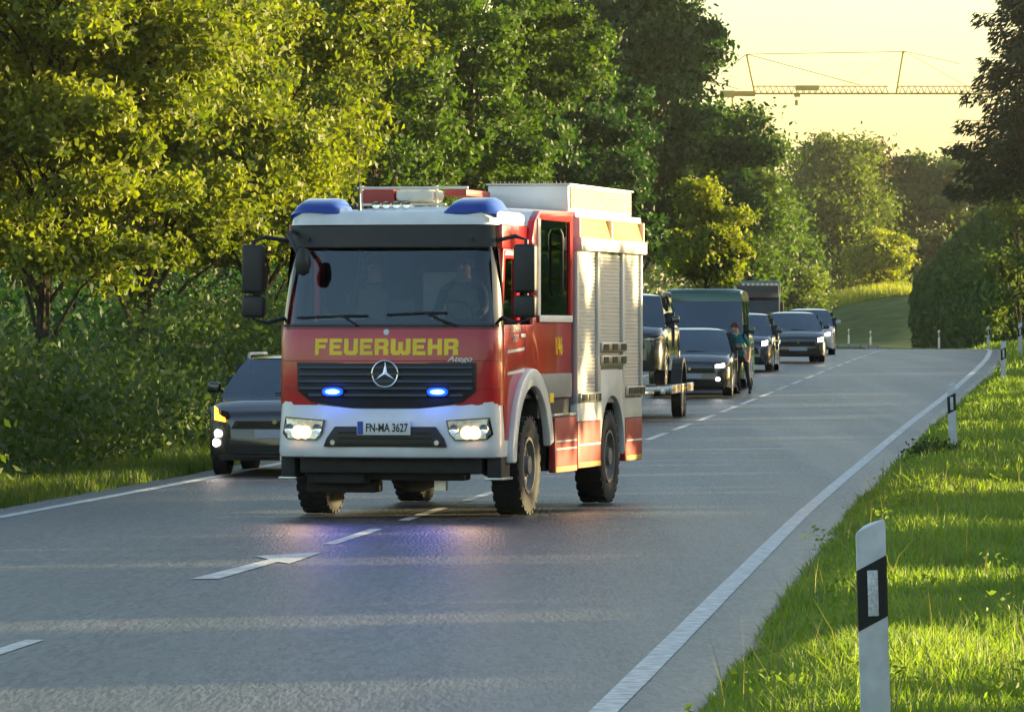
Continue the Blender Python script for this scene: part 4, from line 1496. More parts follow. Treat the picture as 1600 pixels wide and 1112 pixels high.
# items on the cab roof
mb = MB()
mb.box(-0.80, -0.46, 2.2, 2.75, 3.22, 3.37)
mb.build("red_roof_box", M['red_dull'], truck, bevel=0.02)
mb = MB()
mb.box(-0.45, -0.04, 2.2, 2.75, 3.24, 3.37)
mb.build("canvas_roll", M['cream'], truck, bevel=0.05)
mb = MB()
mb.box(0.06, 0.30, 2.3, 3.4, 3.30, 3.37)
mb.build("hose_tray", M['red_dull'], truck, bevel=0.01)
mb = MB()
for x in (-0.83, -0.02):
    mb.tube([(x, 2.3, 3.15), (x, 2.3, 3.41)], 0.02, 6)
mb.tube([(-0.86, 2.2, 3.385), (0.34, 2.2, 3.385)], 0.014, 6)
mb.tube([(-0.86, 2.2, 3.21), (0.1, 2.2, 3.21)], 0.014, 6)
mb.build("roof_rack", M['cream'], truck, smooth=True)
for k in range(4):
    mb = MB()
    x = -0.22 + k * 0.105
    mb.lathe([(0.045, -0.02), (0.04, 0.0), (0.022, 0.06), (0.014, 0.14), (0.014, 0.30), (0.0, 0.32)], (x, 0.50, 3.165), 'y', 14)
    mb.lathe([(0.0, 0.0), (0.04, -0.012)], (x, 0.50, 3.165), 'y', 14)
    mb.build("air_horn", M['chrome'], truck, smooth=True)
mb = MB()
mb.tube([(-0.55, 1.1, 3.10), (-0.55, 1.1, 3.3)], [0.02, 0.012], 8)
mb.tube([(-0.55, 1.1, 3.3), (-0.565, 1.1, 4.0)], [0.007, 0.004], 6)
mb.build("antenna", M['black'], truck, smooth=True)
# rear: wall and lamps, seen a step to the side
mb = MB()
mb.box(-1.0, 1.0, 7.09, 7.12, 1.2, 2.9)
mb.build("rear_shutter", M['alu'], body, bevel=0.01)
# ------------------------------------------------------------------ cars (same local frame: nose at y=0 facing -y)
def paint(name, col, rough=0.25):
    return mat(name, col, rough, var=0.1, scale=2, coat=1.0, coat_ior=1.6)
PAINT = {'black': paint("black_car_paint", (0.012, 0.013, 0.015)), 'anthracite': paint("anthracite_car_paint", (0.035, 0.037, 0.040)),
         'navy': paint("navy_car_paint", (0.012, 0.016, 0.045)), 'green': paint("dark_green_van_paint", (0.020, 0.085, 0.045)), 'silver': paint("silver_car_paint", (0.42, 0.43, 0.44))}


def interp(xs, ys_, x):
    return float(np.interp(x, xs, ys_))


def make_car(name, label, cat, x, y, rz, col, L, W, H, hood=0.95, belt=0.98, tail=1.0, nose=0.72, ws=(1.15, 1.95), rear=(0.55, 0.1), tr=0.33, ax=(0.85, None), gc=0.2, lights='white', z=0.0, group=None,
             roof_w=0.74, plate=True, grille_h=(0.45, 0.62), lamp=(0.62, 0.74), rails=False, indicator=False, fog=False, drl=False, wiper=True, hl_w=0.36, rt=0.06):
    """L, W, H overall; hood/belt/tail/nose heights; ws = y of windscreen base and top; rear = distances from the tail of the rear window's top and base"""
    c = empty(name, (x, y, z), rz, label, cat, group)
    w = W / 2
    pm = PAINT[col]
    f0, f1 = ax[0], ax[1] or L - 0.85
    st = sorted(set([0, 0.03, 0.10, 0.20, 0.34, 0.5] + [round(q, 3) for a in (f0, f1) for q in np.linspace(a - tr - 0.06, a + tr + 0.06, 11)] + list(np.linspace(0.5, L - 0.4, 12)) + [ws[0], L - 0.25, L - 0.1, L - 0.03, L]))
    def hw(q):
        return w * interp([0, 0.03, 0.10, 0.20, 0.34, 0.55, 1.0, L - 0.6, L - 0.25, L - 0.1, L - 0.03, L], [0.66, 0.80, 0.90, 0.95, 0.975, 0.99, 1.0, 1.0, 0.97, 0.93, 0.86, 0.76], q)
    def top(q):
        return interp([0, 0.03, 0.12, 0.35, ws[0], ws[0] + 0.4, L - rear[1] - 0.2, L - 0.1, L], [nose - 0.06, nose, nose + 0.04, nose + 0.09 + 0.25 * (hood - nose), hood, belt, tail, tail - 0.02, tail - 0.1], q)
    def bot(q):
        b = interp([0, 0.1, 0.4, L - 0.4, L - 0.1, L], [gc + 0.06, gc, gc - 0.02, gc - 0.02, gc + 0.06, gc + 0.14], q)
        for a in (f0, f1):
            d = abs(q - a)
            rr = tr + 0.055
            if d < rr:
                b = max(b, tr + math.sqrt(rr * rr - d * d))
        return b
    def section(q):
        h, t, b = hw(q), top(q), bot(q)
        mid = max(b + 0.02, 0.55 * t)
        sh_ = max(mid + 0.01, t - 0.10)
        pts = [(0.985 * h, b), (h, b + 0.5 * (mid - b)), (h * 1.0, mid), (0.985 * h, sh_), (0.93 * h, t - 0.025), (0.84 * h, t), (0.5 * h, t + 0.022), (0, t + 0.03)]
        return pts
    rows = []
    for q in st:
        s_ = section(q)
        rows.append([(px, q, pz) for px, pz in s_] + [(-px, q, pz) for px, pz in s_[-2::-1]])
    mb = MB()
    mb.grid(rows)
    for r_ in (rows[0], rows[-1]):
        mb.add(r_, [tuple(range(len(r_)))])
    body = mb.build("body", pm, c, smooth=True, angle=42)
    mb = MB()
    mb.box(-w * 0.8, w * 0.8, 0.12, L - 0.15, gc - 0.03, 0.6)
    mb.build("underbody", M['dgrey'], body)
    # greenhouse grid: (windscreen, roof, rear window) x sections
    yb0, yt0 = ws
    yt1, yb1 = L - rear[0], L - rear[1]
    def gh(u, v):
        """u along the car 0..1 at height v 0 (belt) .. 1 (roof edge): half width and y"""
        y0 = yb0 + (yt0 - yb0) * v
        y1 = yb1 + (yt1 - yb1) * v
        yy = y0 + (y1 - y0) * u
        bw = min(hw(yy) * 0.93, w * 0.93)
        zb = top(yy) - 0.015
        zz = zb + (H - rt - zb) * v
        tw = w * roof_w
        return bw + (tw - bw) * (v ** 1.15), yy, zz
    us = [0, 0.035, 0.40, 0.43, 0.72, 0.75, 0.97, 1.0]
    vs_ = [0, 0.06, 0.5, 0.93, 1.0]
    def pt(u, v, s):
        a, b, d = gh(u, v)
        return (s * a, b, d)
    # side windows and pillars
    for s in (-1, 1):
        for i in range(7):
            pil = i in (0, 2, 4, 6)
            mb = MB()
            mb.grid([[pt(us[i], v, s) for v in vs_], [pt(us[i + 1], v, s) for v in vs_]])
            mb.build("window_pillar" if pil else "side_window", (pm if i in (0, 6) else M['black']) if pil else M['tint'], body, smooth=True)
    def cross(u, v, k):     # k -1..1 across at front (u=0) or rear (u=1)
        a, b, d = gh(u, v)
        bow = (0.10 if u == 0 else -0.06) * (1 - k * k)
        return (a * k, b - bow, d + 0.0)
    ks = np.linspace(-1, 1, 9)
    mb = MB()
    mb.grid([[cross(0, v, k) for k in ks] for v in (0, 0.25, 0.5, 0.75, 1.0)])
    mb.build("windshield", M['car_glass'], body, smooth=True)
    mb = MB()
    mb.grid([[cross(1, v, k) for k in ks] for v in (0, 0.5, 1.0)])
    mb.build("rear_window", M['tint'], body, smooth=True)
    rows = []
    for u in (0, 0.08, 0.3, 0.6, 0.9, 1.0):
        a, b, d = gh(u, 1.0)
        r_ = []
        for k in ks:
            bow = 0.10 * (1 - k * k) if u == 0 else (-0.06 * (1 - k * k) if u == 1 else 0)
            arch_ = (0.055 if 0 < u < 1 else 0.012) * (1 - k ** 4)
            r_.append((a * k, b - bow, d + arch_))
        rows.append(r_)
    mb = MB()
    mb.grid(rows)
    roof_ = mb.build("roof", pm, body, smooth=True, angle=60)
    if rt > 0.1:      # high roof: a moulded cap above the windows
        rows = []
        for dz, ins in ((0.0, -0.004), (rt * 0.55, 0.01), (rt * 0.85, 0.05), (rt, 0.16)):
            a0, b0, d0 = gh(0.0, 1.0)
            a1, b1, d1 = gh(1.0, 1.0)
            a0 -= ins
            rows.append([(-a0, b0 + ins, d0 + dz), (-a0 * 0.5, b0 - 0.075 + ins, d0 + dz), (0, b0 - 0.105 + ins, d0 + dz), (a0 * 0.5, b0 - 0.075 + ins, d0 + dz), (a0, b0 + ins, d0 + dz), (a0, b1 - ins, d0 + dz), (-a0, b1 - ins, d0 + dz), (-a0, b0 + ins, d0 + dz)])
        mb = MB()
        mb.grid(rows)
        mb.add(rows[-1][:-1], [tuple(range(7))])
        mb.build("high_roof", pm, roof_, smooth=True, angle=50)
    if rails:
        for s in (-1, 1):
            mb = MB()
            a0, b0, d0 = gh(0.08, 1.0)
            a1, b1, d1 = gh(0.95, 1.0)
            mb.tube([(s * a0, b0, d0), (s * a0, b0 + 0.12, d0 + 0.07), (s * a1, b1 - 0.1, d1 + 0.07), (s * a1, b1, d1)], 0.022, 8)
            mb.build("roof_rail", M['grey'], roof_, smooth=True)
    # cabin: dark seats and dashboard
    mb = MB()
    yd = yb0 + 0.25
    mb.box(-w * 0.8, w * 0.8, yb0 + 0.1, yb0 + 0.55, hood - 0.3, hood - 0.03)
    for s in (-0.4, 0.4):
        mb.box(s * W * 0.95 - 0.24, s * W * 0.95 + 0.24, yb0 + 1.15, yb0 + 1.30, hood - 0.4, hood + 0.25)
        mb.box(s * W * 0.95 - 0.12, s * W * 0.95 + 0.12, yb0 + 1.17, yb0 + 1.28, hood + 0.27, hood + 0.42)
    mb.build("cabin_trim", M['fabric'], body)
    # nose fittings follow the rounded front
    def fy(xx):
        q = np.linspace(0, 1.0, 60)
        h = [hw(a) for a in q]
        return float(np.interp(abs(xx), h, q))
    def on_nose(poly, off=0.012, depth=0.05):
        mb = MB()
        n = len(poly)
        mb.add([(a, fy(a) - off, b) for a, b in poly] + [(a, fy(a) + depth, b) for a, b in poly], [tuple(range(n)), tuple(range(n, 2 * n))] + [(i, (i + 1) % n, n + (i + 1) % n, n + i) for i in range(n)])
        return mb
    g0, g1 = grille_h
    on_nose([(-0.40 * W, g0), (-0.2 * W, g0 - 0.02), (0.2 * W, g0 - 0.02), (0.40 * W * 0.85, g0), (0.30 * W, g1), (-0.30 * W, g1)][:0] or [(-0.31 * W, g0), (0.31 * W, g0), (0.28 * W, g1), (-0.28 * W, g1)]).build("grille", M['black'], body)
    gr_ = body.children[-1]
    for k in range(3):
        zz = g0 + (g1 - g0) * (k + 0.6) / 3.2
        on_nose([(-0.27 * W, zz), (0.27 * W, zz), (0.27 * W, zz + 0.014), (-0.27 * W, zz + 0.014)], 0.022, 0.0).build("slat", M['gloss_black'], gr_)
    on_nose([(0.032 * math.cos(a), (g0 + g1) / 2 + 0.04 + 0.032 * math.sin(a)) for a in np.linspace(0, 6.283, 13)[:-1]], 0.03, 0.0).build("badge", M['chrome'], gr_)
    on_nose([(-0.36 * W, gc + 0.06), (0.36 * W, gc + 0.06), (0.33 * W, gc + 0.17), (-0.33 * W, gc + 0.17)]).build("air_intake", M['black'], body)
    on_nose([(-0.40 * W, gc + 0.015), (0.40 * W, gc + 0.015), (0.40 * W, gc + 0.04), (-0.40 * W, gc + 0.04)], 0.02).build("bumper_lip", M['black'], body)
    if plate:
        zp = g0 - 0.12
        on_nose([(-0.26, zp), (0.26, zp), (0.26, zp + 0.11), (-0.26, zp + 0.11)], 0.03, 0.0).build("number_plate", M['blank_plate'], body)
    l0, l1 = lamp
    for s in (-1, 1):
        xs_ = np.linspace(W * 0.5 - hl_w - 0.02, W * 0.5 - 0.03, 7)
        lo = [(s * a, l0 + 0.04 * ((a - xs_[0]) / hl_w) + (0.03 if i == 0 else 0)) for i, a in enumerate(xs_)]
        hi = [(s * a, l1 - 0.06 + 0.07 * ((a - xs_[0]) / hl_w)) for a in xs_]
        hl = on_nose(lo + hi[::-1], 0.014, 0.02).build("headlight", M['gloss_black'], body)
        if lights:
            seg = (1, 4) if lights == 'white' else (2, 4)
            cxx = s * xs_[3]
            zc = (lo[3][1] + hi[3][1]) / 2
            em = {'white': M['white_lamp'], 'warm': M['warm_lamp']}[lights]
            on_nose(lo[seg[0]:seg[1] + 1] + hi[seg[0]:seg[1] + 1][::-1] if not indicator else [(cxx + 0.05 * math.cos(a), zc + 0.04 * math.sin(a)) for a in np.linspace(0, 6.283, 13)[:-1]], 0.024, 0.0).build("lit_lamp", em if not indicator else M['reflector'], hl)
        else:
            on_nose([(lo[i][0], lo[i][1] + 0.015) for i in range(7)] + [(hi[i][0], hi[i][1] - 0.015) for i in range(6, -1, -1)], 0.02, 0.0).build("lamp_reflector", M['reflector'], hl)
        if indicator:
            q = [(s * xs_[4], l1 + 0.01), (s * xs_[3], l1 - 0.02), (s * xs_[3], l0 + 0.07), (s * xs_[1], l0 + 0.02), (s * xs_[1], l0 - 0.03), (s * xs_[4], l0 - 0.005)]
            on_nose(q, 0.03, 0.0).build("lit_indicator", M['amber_lamp'], hl)
        if drl:
            for zz, dx in ((gc + 0.32, 0.0), (gc + 0.20, 0.025)):
                ce = W * 0.5 - 0.17 + dx
                on_nose([(s * (ce + 0.045 * math.cos(a)), zz + 0.05 * math.sin(a)) for a in np.linspace(0, 6.283, 15)[:-1]], 0.03, 0.0).build("daytime_lamp", M['white_lamp'], body)
        if fog:
            ce = W * 0.5 - 0.30
            on_nose([(s * (ce + 0.045 * math.cos(a)), gc + 0.17 + 0.04 * math.sin(a)) for a in np.linspace(0, 6.283, 15)[:-1]], 0.03, 0.0).build("fog_lamp", M['white_lamp'], body)
        # mirror
        mb = MB()
        ym = yb0 + 0.42
        a_, b_, d_ = gh(0.0, 0.06)
        mx = w * 0.97
        mb.box(s * (mx + 0.03), s * (mx + 0.20), ym, ym + 0.11, d_ + 0.02, d_ + 0.16)
        mir = mb.build("door_mirror", pm, body, bevel=0.035, seg=3)
        mb = MB()
        mb.tube([(s * (mx - 0.08), ym + 0.05, d_ + 0.0), (s * (mx + 0.06), ym + 0.05, d_ + 0.06)], 0.022, 6)
        mb.build("mirror_arm", M['black'], mir)
        # tail lamp
        mb = MB()
        hq = hw(L - 0.06)
        mb.box(s * (hq - 0.26), s * (hq - 0.02), L - 0.03, L + 0.012, tail - 0.28, tail - 0.12)
        mb.build("tail_lamp", M['red_lamp'], body, bevel=0.01)
        # door seams and handles
        for u in (0.42, 0.735):
            a_, b_, d_ = gh(u, 0.0)
            mb = MB()
            hx = hw(b_)
            mb.box(s * (hx - 0.01), s * (hx + 0.003), b_ - 0.006, b_ + 0.006, gc + 0.14, 0.86 * belt)
            mb.build("door_seam", M['black'], body)
            mb = MB()
            mb.box(s * (hx - 0.01), s * (hx + 0.022), b_ - 0.22, b_ - 0.06, belt - 0.20, belt - 0.175)
            mb.build("door_handle", M['chrome'], body)
        for yy in (f0, f1):
            make_wheel(c, s * (w - 0.125), yy, tr, 0.21, s, lugs=0, rim_r=tr * 0.64, mrim=M['steel'])
    if wiper:
        mb = MB()
        p0 = cross(0, 0.02, 0.5)
        p1 = cross(0, 0.08, -0.15)
        mb.tube([(p0[0], p0[1] - 0.02, p0[2] + 0.01), (p1[0], p1[1] - 0.025, p1[2] + 0.01)], 0.01, 5)
        mb.build("wiper", M['black'], body)
    return c


M['car_glass'] = glass("car_windshield", (0.16, 0.18, 0.19), 0.01, 2.8)
M['blank_plate'] = mat("blanked_plate", (0.33, 0.36, 0.42), 0.5, var=0.1)

G_Q = "cars queued in the far lane"
def place(px_right, d, W):
    """centre x of a car whose right front edge is seen at px_right"""
    return at(px_right, d) - W / 2 * 0.985
# black crossover with amber indicator beside the truck
make_car("parked_car", "black crossover with a lit amber indicator half hidden left of the fire engine", "car", at(317, 70.3) + 0.93, 70.3, -R(5), 'black', 4.35, 1.84, 1.57, hood=1.03, belt=1.06, tail=1.08, nose=0.80,
         ws=(1.05, 1.75), rear=(0.45, 0.08), tr=0.345, gc=0.24, rails=True, indicator=True, drl=True, grille_h=(0.62, 0.72), lamp=(0.74, 0.90), group=G_Q, hl_w=0.30, roof_w=0.66)
# dark SUV riding on a trailer
ZT = float(zr(104))
make_car("loaded_car", "tall black off-roader standing on the car trailer behind the fire engine", "car", at(1056, 101) - 1.14, 101.2, -R(6.0), 'black', 4.6, 1.86, 1.74, hood=1.12, belt=1.14, tail=1.15, nose=0.95,
         ws=(1.15, 1.70), rear=(0.25, 0.05), tr=0.38, gc=0.3, lights=None, z=float(zr(101)) + 0.60, plate=False, grille_h=(0.7, 0.88), lamp=(0.82, 0.95), rails=True, roof_w=0.78)
make_car("queued_car", "black saloon with lit headlights in front of the dark green van", "car", place(1143, 115, 1.80), 115, -R(4.5), 'black', 4.65, 1.80, 1.46, hood=0.93, belt=0.97, tail=1.0, nose=0.70,
         ws=(1.15, 1.95), rear=(1.0, 0.35), lights='white', z=float(zr(117)), fog=True, grille_h=(0.50, 0.60), lamp=(0.60, 0.72), group=G_Q, hl_w=0.40)
make_car("queued_car", "dark blue car peeping out behind the green van's mirror", "car", place(1206, 141, 1.78), 141, -R(6), 'navy', 4.2, 1.78, 1.52, hood=0.95, belt=0.98, tail=1.0, nose=0.74,
         ws=(1.0, 1.75), rear=(0.4, 0.08), lights='white', z=float(zr(143)), group=G_Q, lamp=(0.66, 0.82), hl_w=0.30)
make_car("queued_car", "black hatchback at the front right of the queue with both headlights lit", "car", at(1247, 155), 155, R(2.0), 'black', 4.1, 1.70, 1.46, hood=0.92, belt=0.95, tail=1.0, nose=0.70,
         ws=(0.95, 1.75), rear=(0.35, 0.05), lights='white', z=float(zr(157)), group=G_Q, lamp=(0.58, 0.74), hl_w=0.32, grille_h=(0.46, 0.6))
make_car("queued_car", "silver-roofed car mostly hidden behind the black hatchback", "car", at(1262, 176), 176, -R(4), 'silver', 4.2, 1.76, 1.50, hood=0.95, belt=0.98, tail=1.0, nose=0.74,
         ws=(1.0, 1.75), rear=(0.4, 0.08), lights='white', z=float(zr(178)), group=G_Q)
make_car("delivery_van", "tall dark green van with a broad windshield behind the black saloon", "van", at(1094, 122.2), 122.2, -R(5.0), 'green', 5.1, 2.04, 2.24, hood=1.18, belt=1.22, tail=1.22, nose=0.98,
         ws=(0.55, 1.15), rear=(0.06, 0.02), lights=None, z=float(zr(124)), tr=0.34, gc=0.22, roof_w=0.86, group=None, lamp=(0.85, 1.05), grille_h=(0.75, 0.92), ax=(0.95, 4.1), hl_w=0.34, rt=0.28)

# ------------------------------------------------------------------ car trailer
ty = 99.6
trailer = empty("car_trailer", (at(1056, 101) - 1.17, ty, float(zr(102))), -R(6.0), "low car trailer carrying the black off-roader", "trailer")
mb = MB()
mb.box(-1.02, 1.02, 0, 5.4, 0.50, 0.58)
bed = mb.build("bed", M['steel'], trailer, bevel=0.01)
for s in (-1, 1):
    mb = MB()
    mb.box(s * 1.025, s * 1.07, 0, 5.4, 0.46, 0.62)
    rl = mb.build("side_rail", M['steel'], trailer, bevel=0.01)
    mb = MB()
    mb.box(s * 1.0705, s * 1.078, 0.3, 5.2, 0.52, 0.56)
    mb.build("marker_strip", M['amberfoil'], rl)
    mb = MB()
    mb.lathe([(0, -0.03), (0.05, -0.025), (0.055, 0.0)], (s * 0.9, 0.0, 0.50), 'y', 12)
    mb.build("marker_lamp", M['reflector'], rl, smooth=True)
    mb = MB()
    mb.box(s * 0.86, s * 1.06, 5.4, 5.7, 0.56, 0.60)
    mb.build("ramp_end", M['steel'], trailer)
    for yy in (2.4, 3.15):
        make_wheel(trailer, s * 0.98, yy, 0.31, 0.19, s, lugs=0, rim_r=0.19)
    mb = MB()
    mb.prism(arc(2.775, 0.36, 0.75, 172, 8, 14) + arc(2.775, 0.34, 0.70, 8, 172, 14), 'x', s * 0.88, s * 1.08)
    mb.build("mudguard", M['black'], trailer)
mb = MB()
mb.tube([(-0.7, 0, 0.48), (0, -1.6, 0.45)], 0.04, 6)
mb.tube([(0.7, 0, 0.48), (0, -1.6, 0.45)], 0.04, 6)
mb.build("drawbar", M['steel'], trailer)

# ------------------------------------------------------------------ far lorry
lorry = empty("distant_lorry", (at(1184, 300), 300, float(zr(302))), -R(2), "distant lorry with a wide windshield and light roof visor at the end of the queue", "lorry")
mb = MB()
mb.prism([(0.0, 0.5), (0.0, 1.6), (0.25, 2.9), (0.6, 3.2), (2.1, 3.2), (2.1, 0.5)], 'x', -1.2, 1.2)
lc = mb.build("cab", M['gloss_black'], lorry, bevel=0.06)
mb = MB()
mb.add([(-1.08, -0.012, 1.72), (1.08, -0.012, 1.72), (1.04, 0.20, 2.80), (-1.04, 0.20, 2.80)], [(0, 1, 2, 3)])
mb.build("windshield", M['tint'], lc)
mb = MB()
mb.prism([(-0.22, 2.95), (0.3, 3.22), (0.5, 3.6), (2.0, 3.75), (2.0, 3.2), (0.4, 3.1)], 'x', -1.15, 1.15)
mb.build("roof_visor", M['dgrey'], lc, bevel=0.03)
mb = MB()
for k in range(9):
    mb.box(-1.1 + k * 0.26, -0.98 + k * 0.26, 0.55, 0.62, 3.62, 3.72)
mb.build("roof_lamp", M['plate'], lc)
mb = MB()
mb.box(-1.27, 1.27, 2.4, 9.5, 1.1, 3.9)
mb.build("load_box", M['green_box'] if 'green_box' in M else PAINT['green'], lorry, bevel=0.03)
for s in (-1, 1):
    mb = MB()
    mb.box(s * 1.22, s * 1.42, 0.0, 0.12, 1.9, 2.7)
    mb.build("mirror", M['black'], lc, bevel=0.03)
    mb = MB()
    mb.box(s * 0.75, s * 1.1, -0.02, 0.05, 0.75, 0.95)
    mb.build("headlight", M['reflector'], lc)
    for yy in (1.2, 6.2, 7.4):
        make_wheel(lorry, s * 1.05, yy, 0.5, 0.3, s, lugs=0)

# ------------------------------------------------------------------ delineator posts
M['post_white'] = mat("post_plastic", (0.60, 0.63, 0.64), 0.5, var=0.2, scale=9, col2=(0.68, 0.71, 0.73))
M['post_black'] = mat("post_black_band", (0.012, 0.013, 0.013), 0.55, var=0.2)
M['post_reflector'] = mat("post_reflector", (0.62, 0.62, 0.64), 0.3, var=0.3, scale=90)
def make_post(label, x, y, rz=0.0, tilt=0.0, zoff=0.0, zabs=None, group="roadside delineator posts"):
    zb = float(ground_z(x, y)) - 0.03 + zoff
    if zabs is not None: zb = zabs
    p = empty("delineator_post", (x, y, zb), rz, label, "post", group)
    p.rotation_euler = (0, tilt, rz)
    # rounded triangular section, front face towards traffic; sloping rounded head
    def sec(z, s=1.0):
        return [(-0.060 * s, 0.0, z), (0.048 * s, 0.0, z), (0.058 * s, 0.005, z), (0.060 * s, 0.016, z), (0.012 * s, 0.110, z), (-0.012 * s, 0.110, z), (-0.060 * s, 0.014, z)]
    def band(z0l, z0r, z1l, z1r, off):
        def sz(p_, zl, zr_):
            u = (p_[0] + 0.06) / 0.12
            return (p_[0] * (1 + off * 12), p_[1] - off + (2 * off if p_[1] > 0.05 else 0), zl + (zr_ - zl) * u)
        a = [sz(q, z0l, z0r) for q in sec(0)]
        b = [sz(q, z1l, z1r) for q in sec(0)]
        return a, b
    mb = MB()
    a, b = band(0, 0, 0.975, 1.02, 0.0)
    b2 = [(q[0] * 0.86, q[1] * 0.9 + 0.004, q[2] + 0.014) for q in b]
    mb.grid([a + a[:1], b + b[:1], b2 + b2[:1]])
    mb.add(b2, [tuple(range(7))])
    body_ = mb.build("shaft", M['post_white'], p, smooth=True, angle=40)
    mb = MB()
    a, b = band(0.595, 0.655, 0.835, 0.895, 0.0015)
    mb.grid([a + a[:1], b + b[:1]])
    bd = mb.build("black_band", M['post_black'], body_)
    mb = MB()
    mb.box(-0.021, 0.021, -0.008, -0.0016, 0.655, 0.835)
    mb.build("reflector", M['post_reflector'], bd, bevel=0.003)
    return p

make_post("nearest white delineator post, large in the right foreground", at(1372, 21.4), 21.4, 0.10, R(-1.6), 0.02)
make_post("second white delineator post, beside the edge line where the verge bends away", at(1490, 76), 76, 0.05, R(-2.0))
make_post("third white delineator post, above the second one at the right", at(1568, 121), 121, 0.05)
make_post("delineator post cut by the right picture edge in front of the conifer hedge", at(1594, 160), 160, 0.0, zoff=0.05)
make_post("small delineator post before the conifer hedge, left of the one at the picture edge", at(1544, 240), 240, 0.0, zoff=0.1)
make_post("tiny delineator post before the far end of the conifer hedge", at(1467, 303), 303, 0.0, zoff=0.1)
make_post("tiny delineator post behind the guard rail below the grassy bank", at(1326, 383), 383, 0.0, zabs=0.93)
make_post("faint tiny delineator post beside dry stalks at the guard rail's end", at(1360, 372), 372, 0.0, zabs=0.80)

# ------------------------------------------------------------------ guard rail on the bend
M['rail'] = mat("galvanised_rail", (0.13, 0.135, 0.13), 0.6, metal=0.2, var=0.2, scale=2)
gr0 = empty("guard_rail", (0, 0, 0), 0, "grey steel guard rail curving round the far bend", "guard rail")
path = [(at(1386, 330), 330, -0.55), (at(1372, 345), 345, 0), (at(1345, 372), 372, 0.02), (at(1310, 390), 390, 0), (at(1270, 405), 405, 0), (at(1200, 420), 420, 0), (at(1120, 436), 436, 0)]
rows = []
for i, (x, y, dz) in enumerate(path):
    zb = 1.90 - 1.02
    prof_ = [(0.0, 0.0), (-0.05, 0.05), (-0.05, 0.10), (0, 0.15), (-0.05, 0.21), (-0.05, 0.26), (0, 0.31)]
    rows.append([(x, y + q[0], zb + dz - 0.28 + q[1]) for q in prof_])
mb = MB()
mb.grid(rows)
mb.build("rail_beam", M['rail'], gr0)
for i in range(len(path) - 1):
    for f in (0, 0.5):
        x = path[i][0] + (path[i + 1][0] - path[i][0]) * f
        y = path[i][1] + (path[i + 1][1] - path[i][1]) * f
        dz = path[i][2] + (path[i + 1][2] - path[i][2]) * f
        mb = MB()
        zt = 1.90 - 1.02 + dz
        mb.box(x - 0.05, x + 0.05, y + 0.005, y + 0.08, float(ground_z(x, y)) - 0.2, zt)
        mb.build("rail_post", M['rail'], gr0)

# ------------------------------------------------------------------ tower crane far behind the trees
M['crane'] = mat("crane_yellow", (0.52, 0.36, 0.06), 0.5, var=0.1, scale=0.5)
CD = 600.0
cs = FPX / CD
def cx_(px): return (px - 800) / cs
def cz_(py): return CAMZ + (515 - py) / cs
crane = empty("tower_crane", (cx_(1136), CD, 0.0), 0, "yellow tower crane whose jib spans the sky between the trees", "crane")
ox = cx_(1136)
def truss(mb, x0, x1, z0, z1, y, wd, n, r=0.06):
    for k in range(n):
        a = x0 + (x1 - x0) * k / n
        b = x0 + (x1 - x0) * (k + 1) / n
        mm = (a + b) / 2
        for yy in (-wd, wd):
            mb.tube([(a, y + yy, z0), (mm, y, z1)], r * 0.6, 4, cap=False)
            mb.tube([(mm, y, z1), (b, y + yy, z0)], r * 0.6, 4, cap=False)
    for yy in (-wd, wd):
        mb.tube([(x0, y + yy, z0), (x1, y + yy, z0)], r * 1.3, 5)
    mb.tube([(x0, y, z1), (x1, y, z1)], r, 5)
zb, zt = cz_(146.5), cz_(135)
mb = MB()
truss(mb, cx_(1180) - ox, cx_(1388) - ox, zb, zt, 0, 0.5, 22)
mb.build("jib_section", M['crane'], crane)
mb = MB()
truss(mb, cx_(1405) - ox, cx_(1640) - ox, zb, zt, 0, 0.5, 24)
mb.tube([(cx_(1388) - ox, 0, zb), (cx_(1405) - ox, 0, zb)], 0.09, 5)
mb.build("jib_section", M['crane'], crane)
for a, b, c in ((1180, 1167, 85), (1401, 1412, 80)):
    mb = MB()
    mb.tube([(cx_(a) - ox, 0, zb), (cx_(b) - ox, 0, cz_(c))], 0.14, 6)
    mb.build("jib_strut", M['crane'], crane)
mb = MB()
for (a, b, c, d, r) in ((1167, 85, 1412, 81, .05), (1167, 85, 1343, 133, .05), (1412, 80, 1500, 100, .04), (1412, 80, 1520, 140, .035), (1412, 81, 1320, 134, .025), (1167, 85, 1130, 112, .05)):
    mb.tube([(cx_(a) - ox, 0, cz_(b)), (cx_(c) - ox, 0, cz_(d))], r, 4)
mb.build("tie_cable", M['crane'], crane)
mb = MB()
mb.box(cx_(1243) - ox, cx_(1279) - ox, -0.55, -0.5, cz_(142), cz_(134))
mb.build("name_board", M['crane'], crane)
mb = MB()
mb.box(cx_(1241) - ox, cx_(1250) - ox, -0.4, 0.4, zb - 0.35, zb - 0.1)
mb.tube([(cx_(1244) - ox, 0, zb - 0.3), (cx_(1244) - ox, 0, cz_(160))], 0.04, 4)
mb.box(cx_(1242) - ox, cx_(1246.5) - ox, -0.2, 0.2, cz_(165), cz_(157))
mb.build("trolley_hook", M['crane'], crane)
mb = MB()
for sx in (-0.6, 0.6):
    for sy in (-0.6, 0.6):
        mb.tube([(sx, sy, 0), (sx, sy, zb)], 0.09, 5)
for k in range(22):
    z0 = zb * k / 22
    z1 = zb * (k + 1) / 22
    for sy in (-0.6, 0.6):
        mb.tube([(-0.6, sy, z0), (0.6, sy, z1)], 0.045, 4)
        mb.tube([(sy, -0.6, z0), (sy, 0.6, z1)], 0.045, 4)
mb.box(-0.8, 0.8, -0.8, 0.8, zb - 0.4, zb + 0.3)
mb.tube([(0, 0, zb), (cx_(1180) - ox, 0, zb)], 0.3, 6)
mb.build("mast", M['crane'], crane)


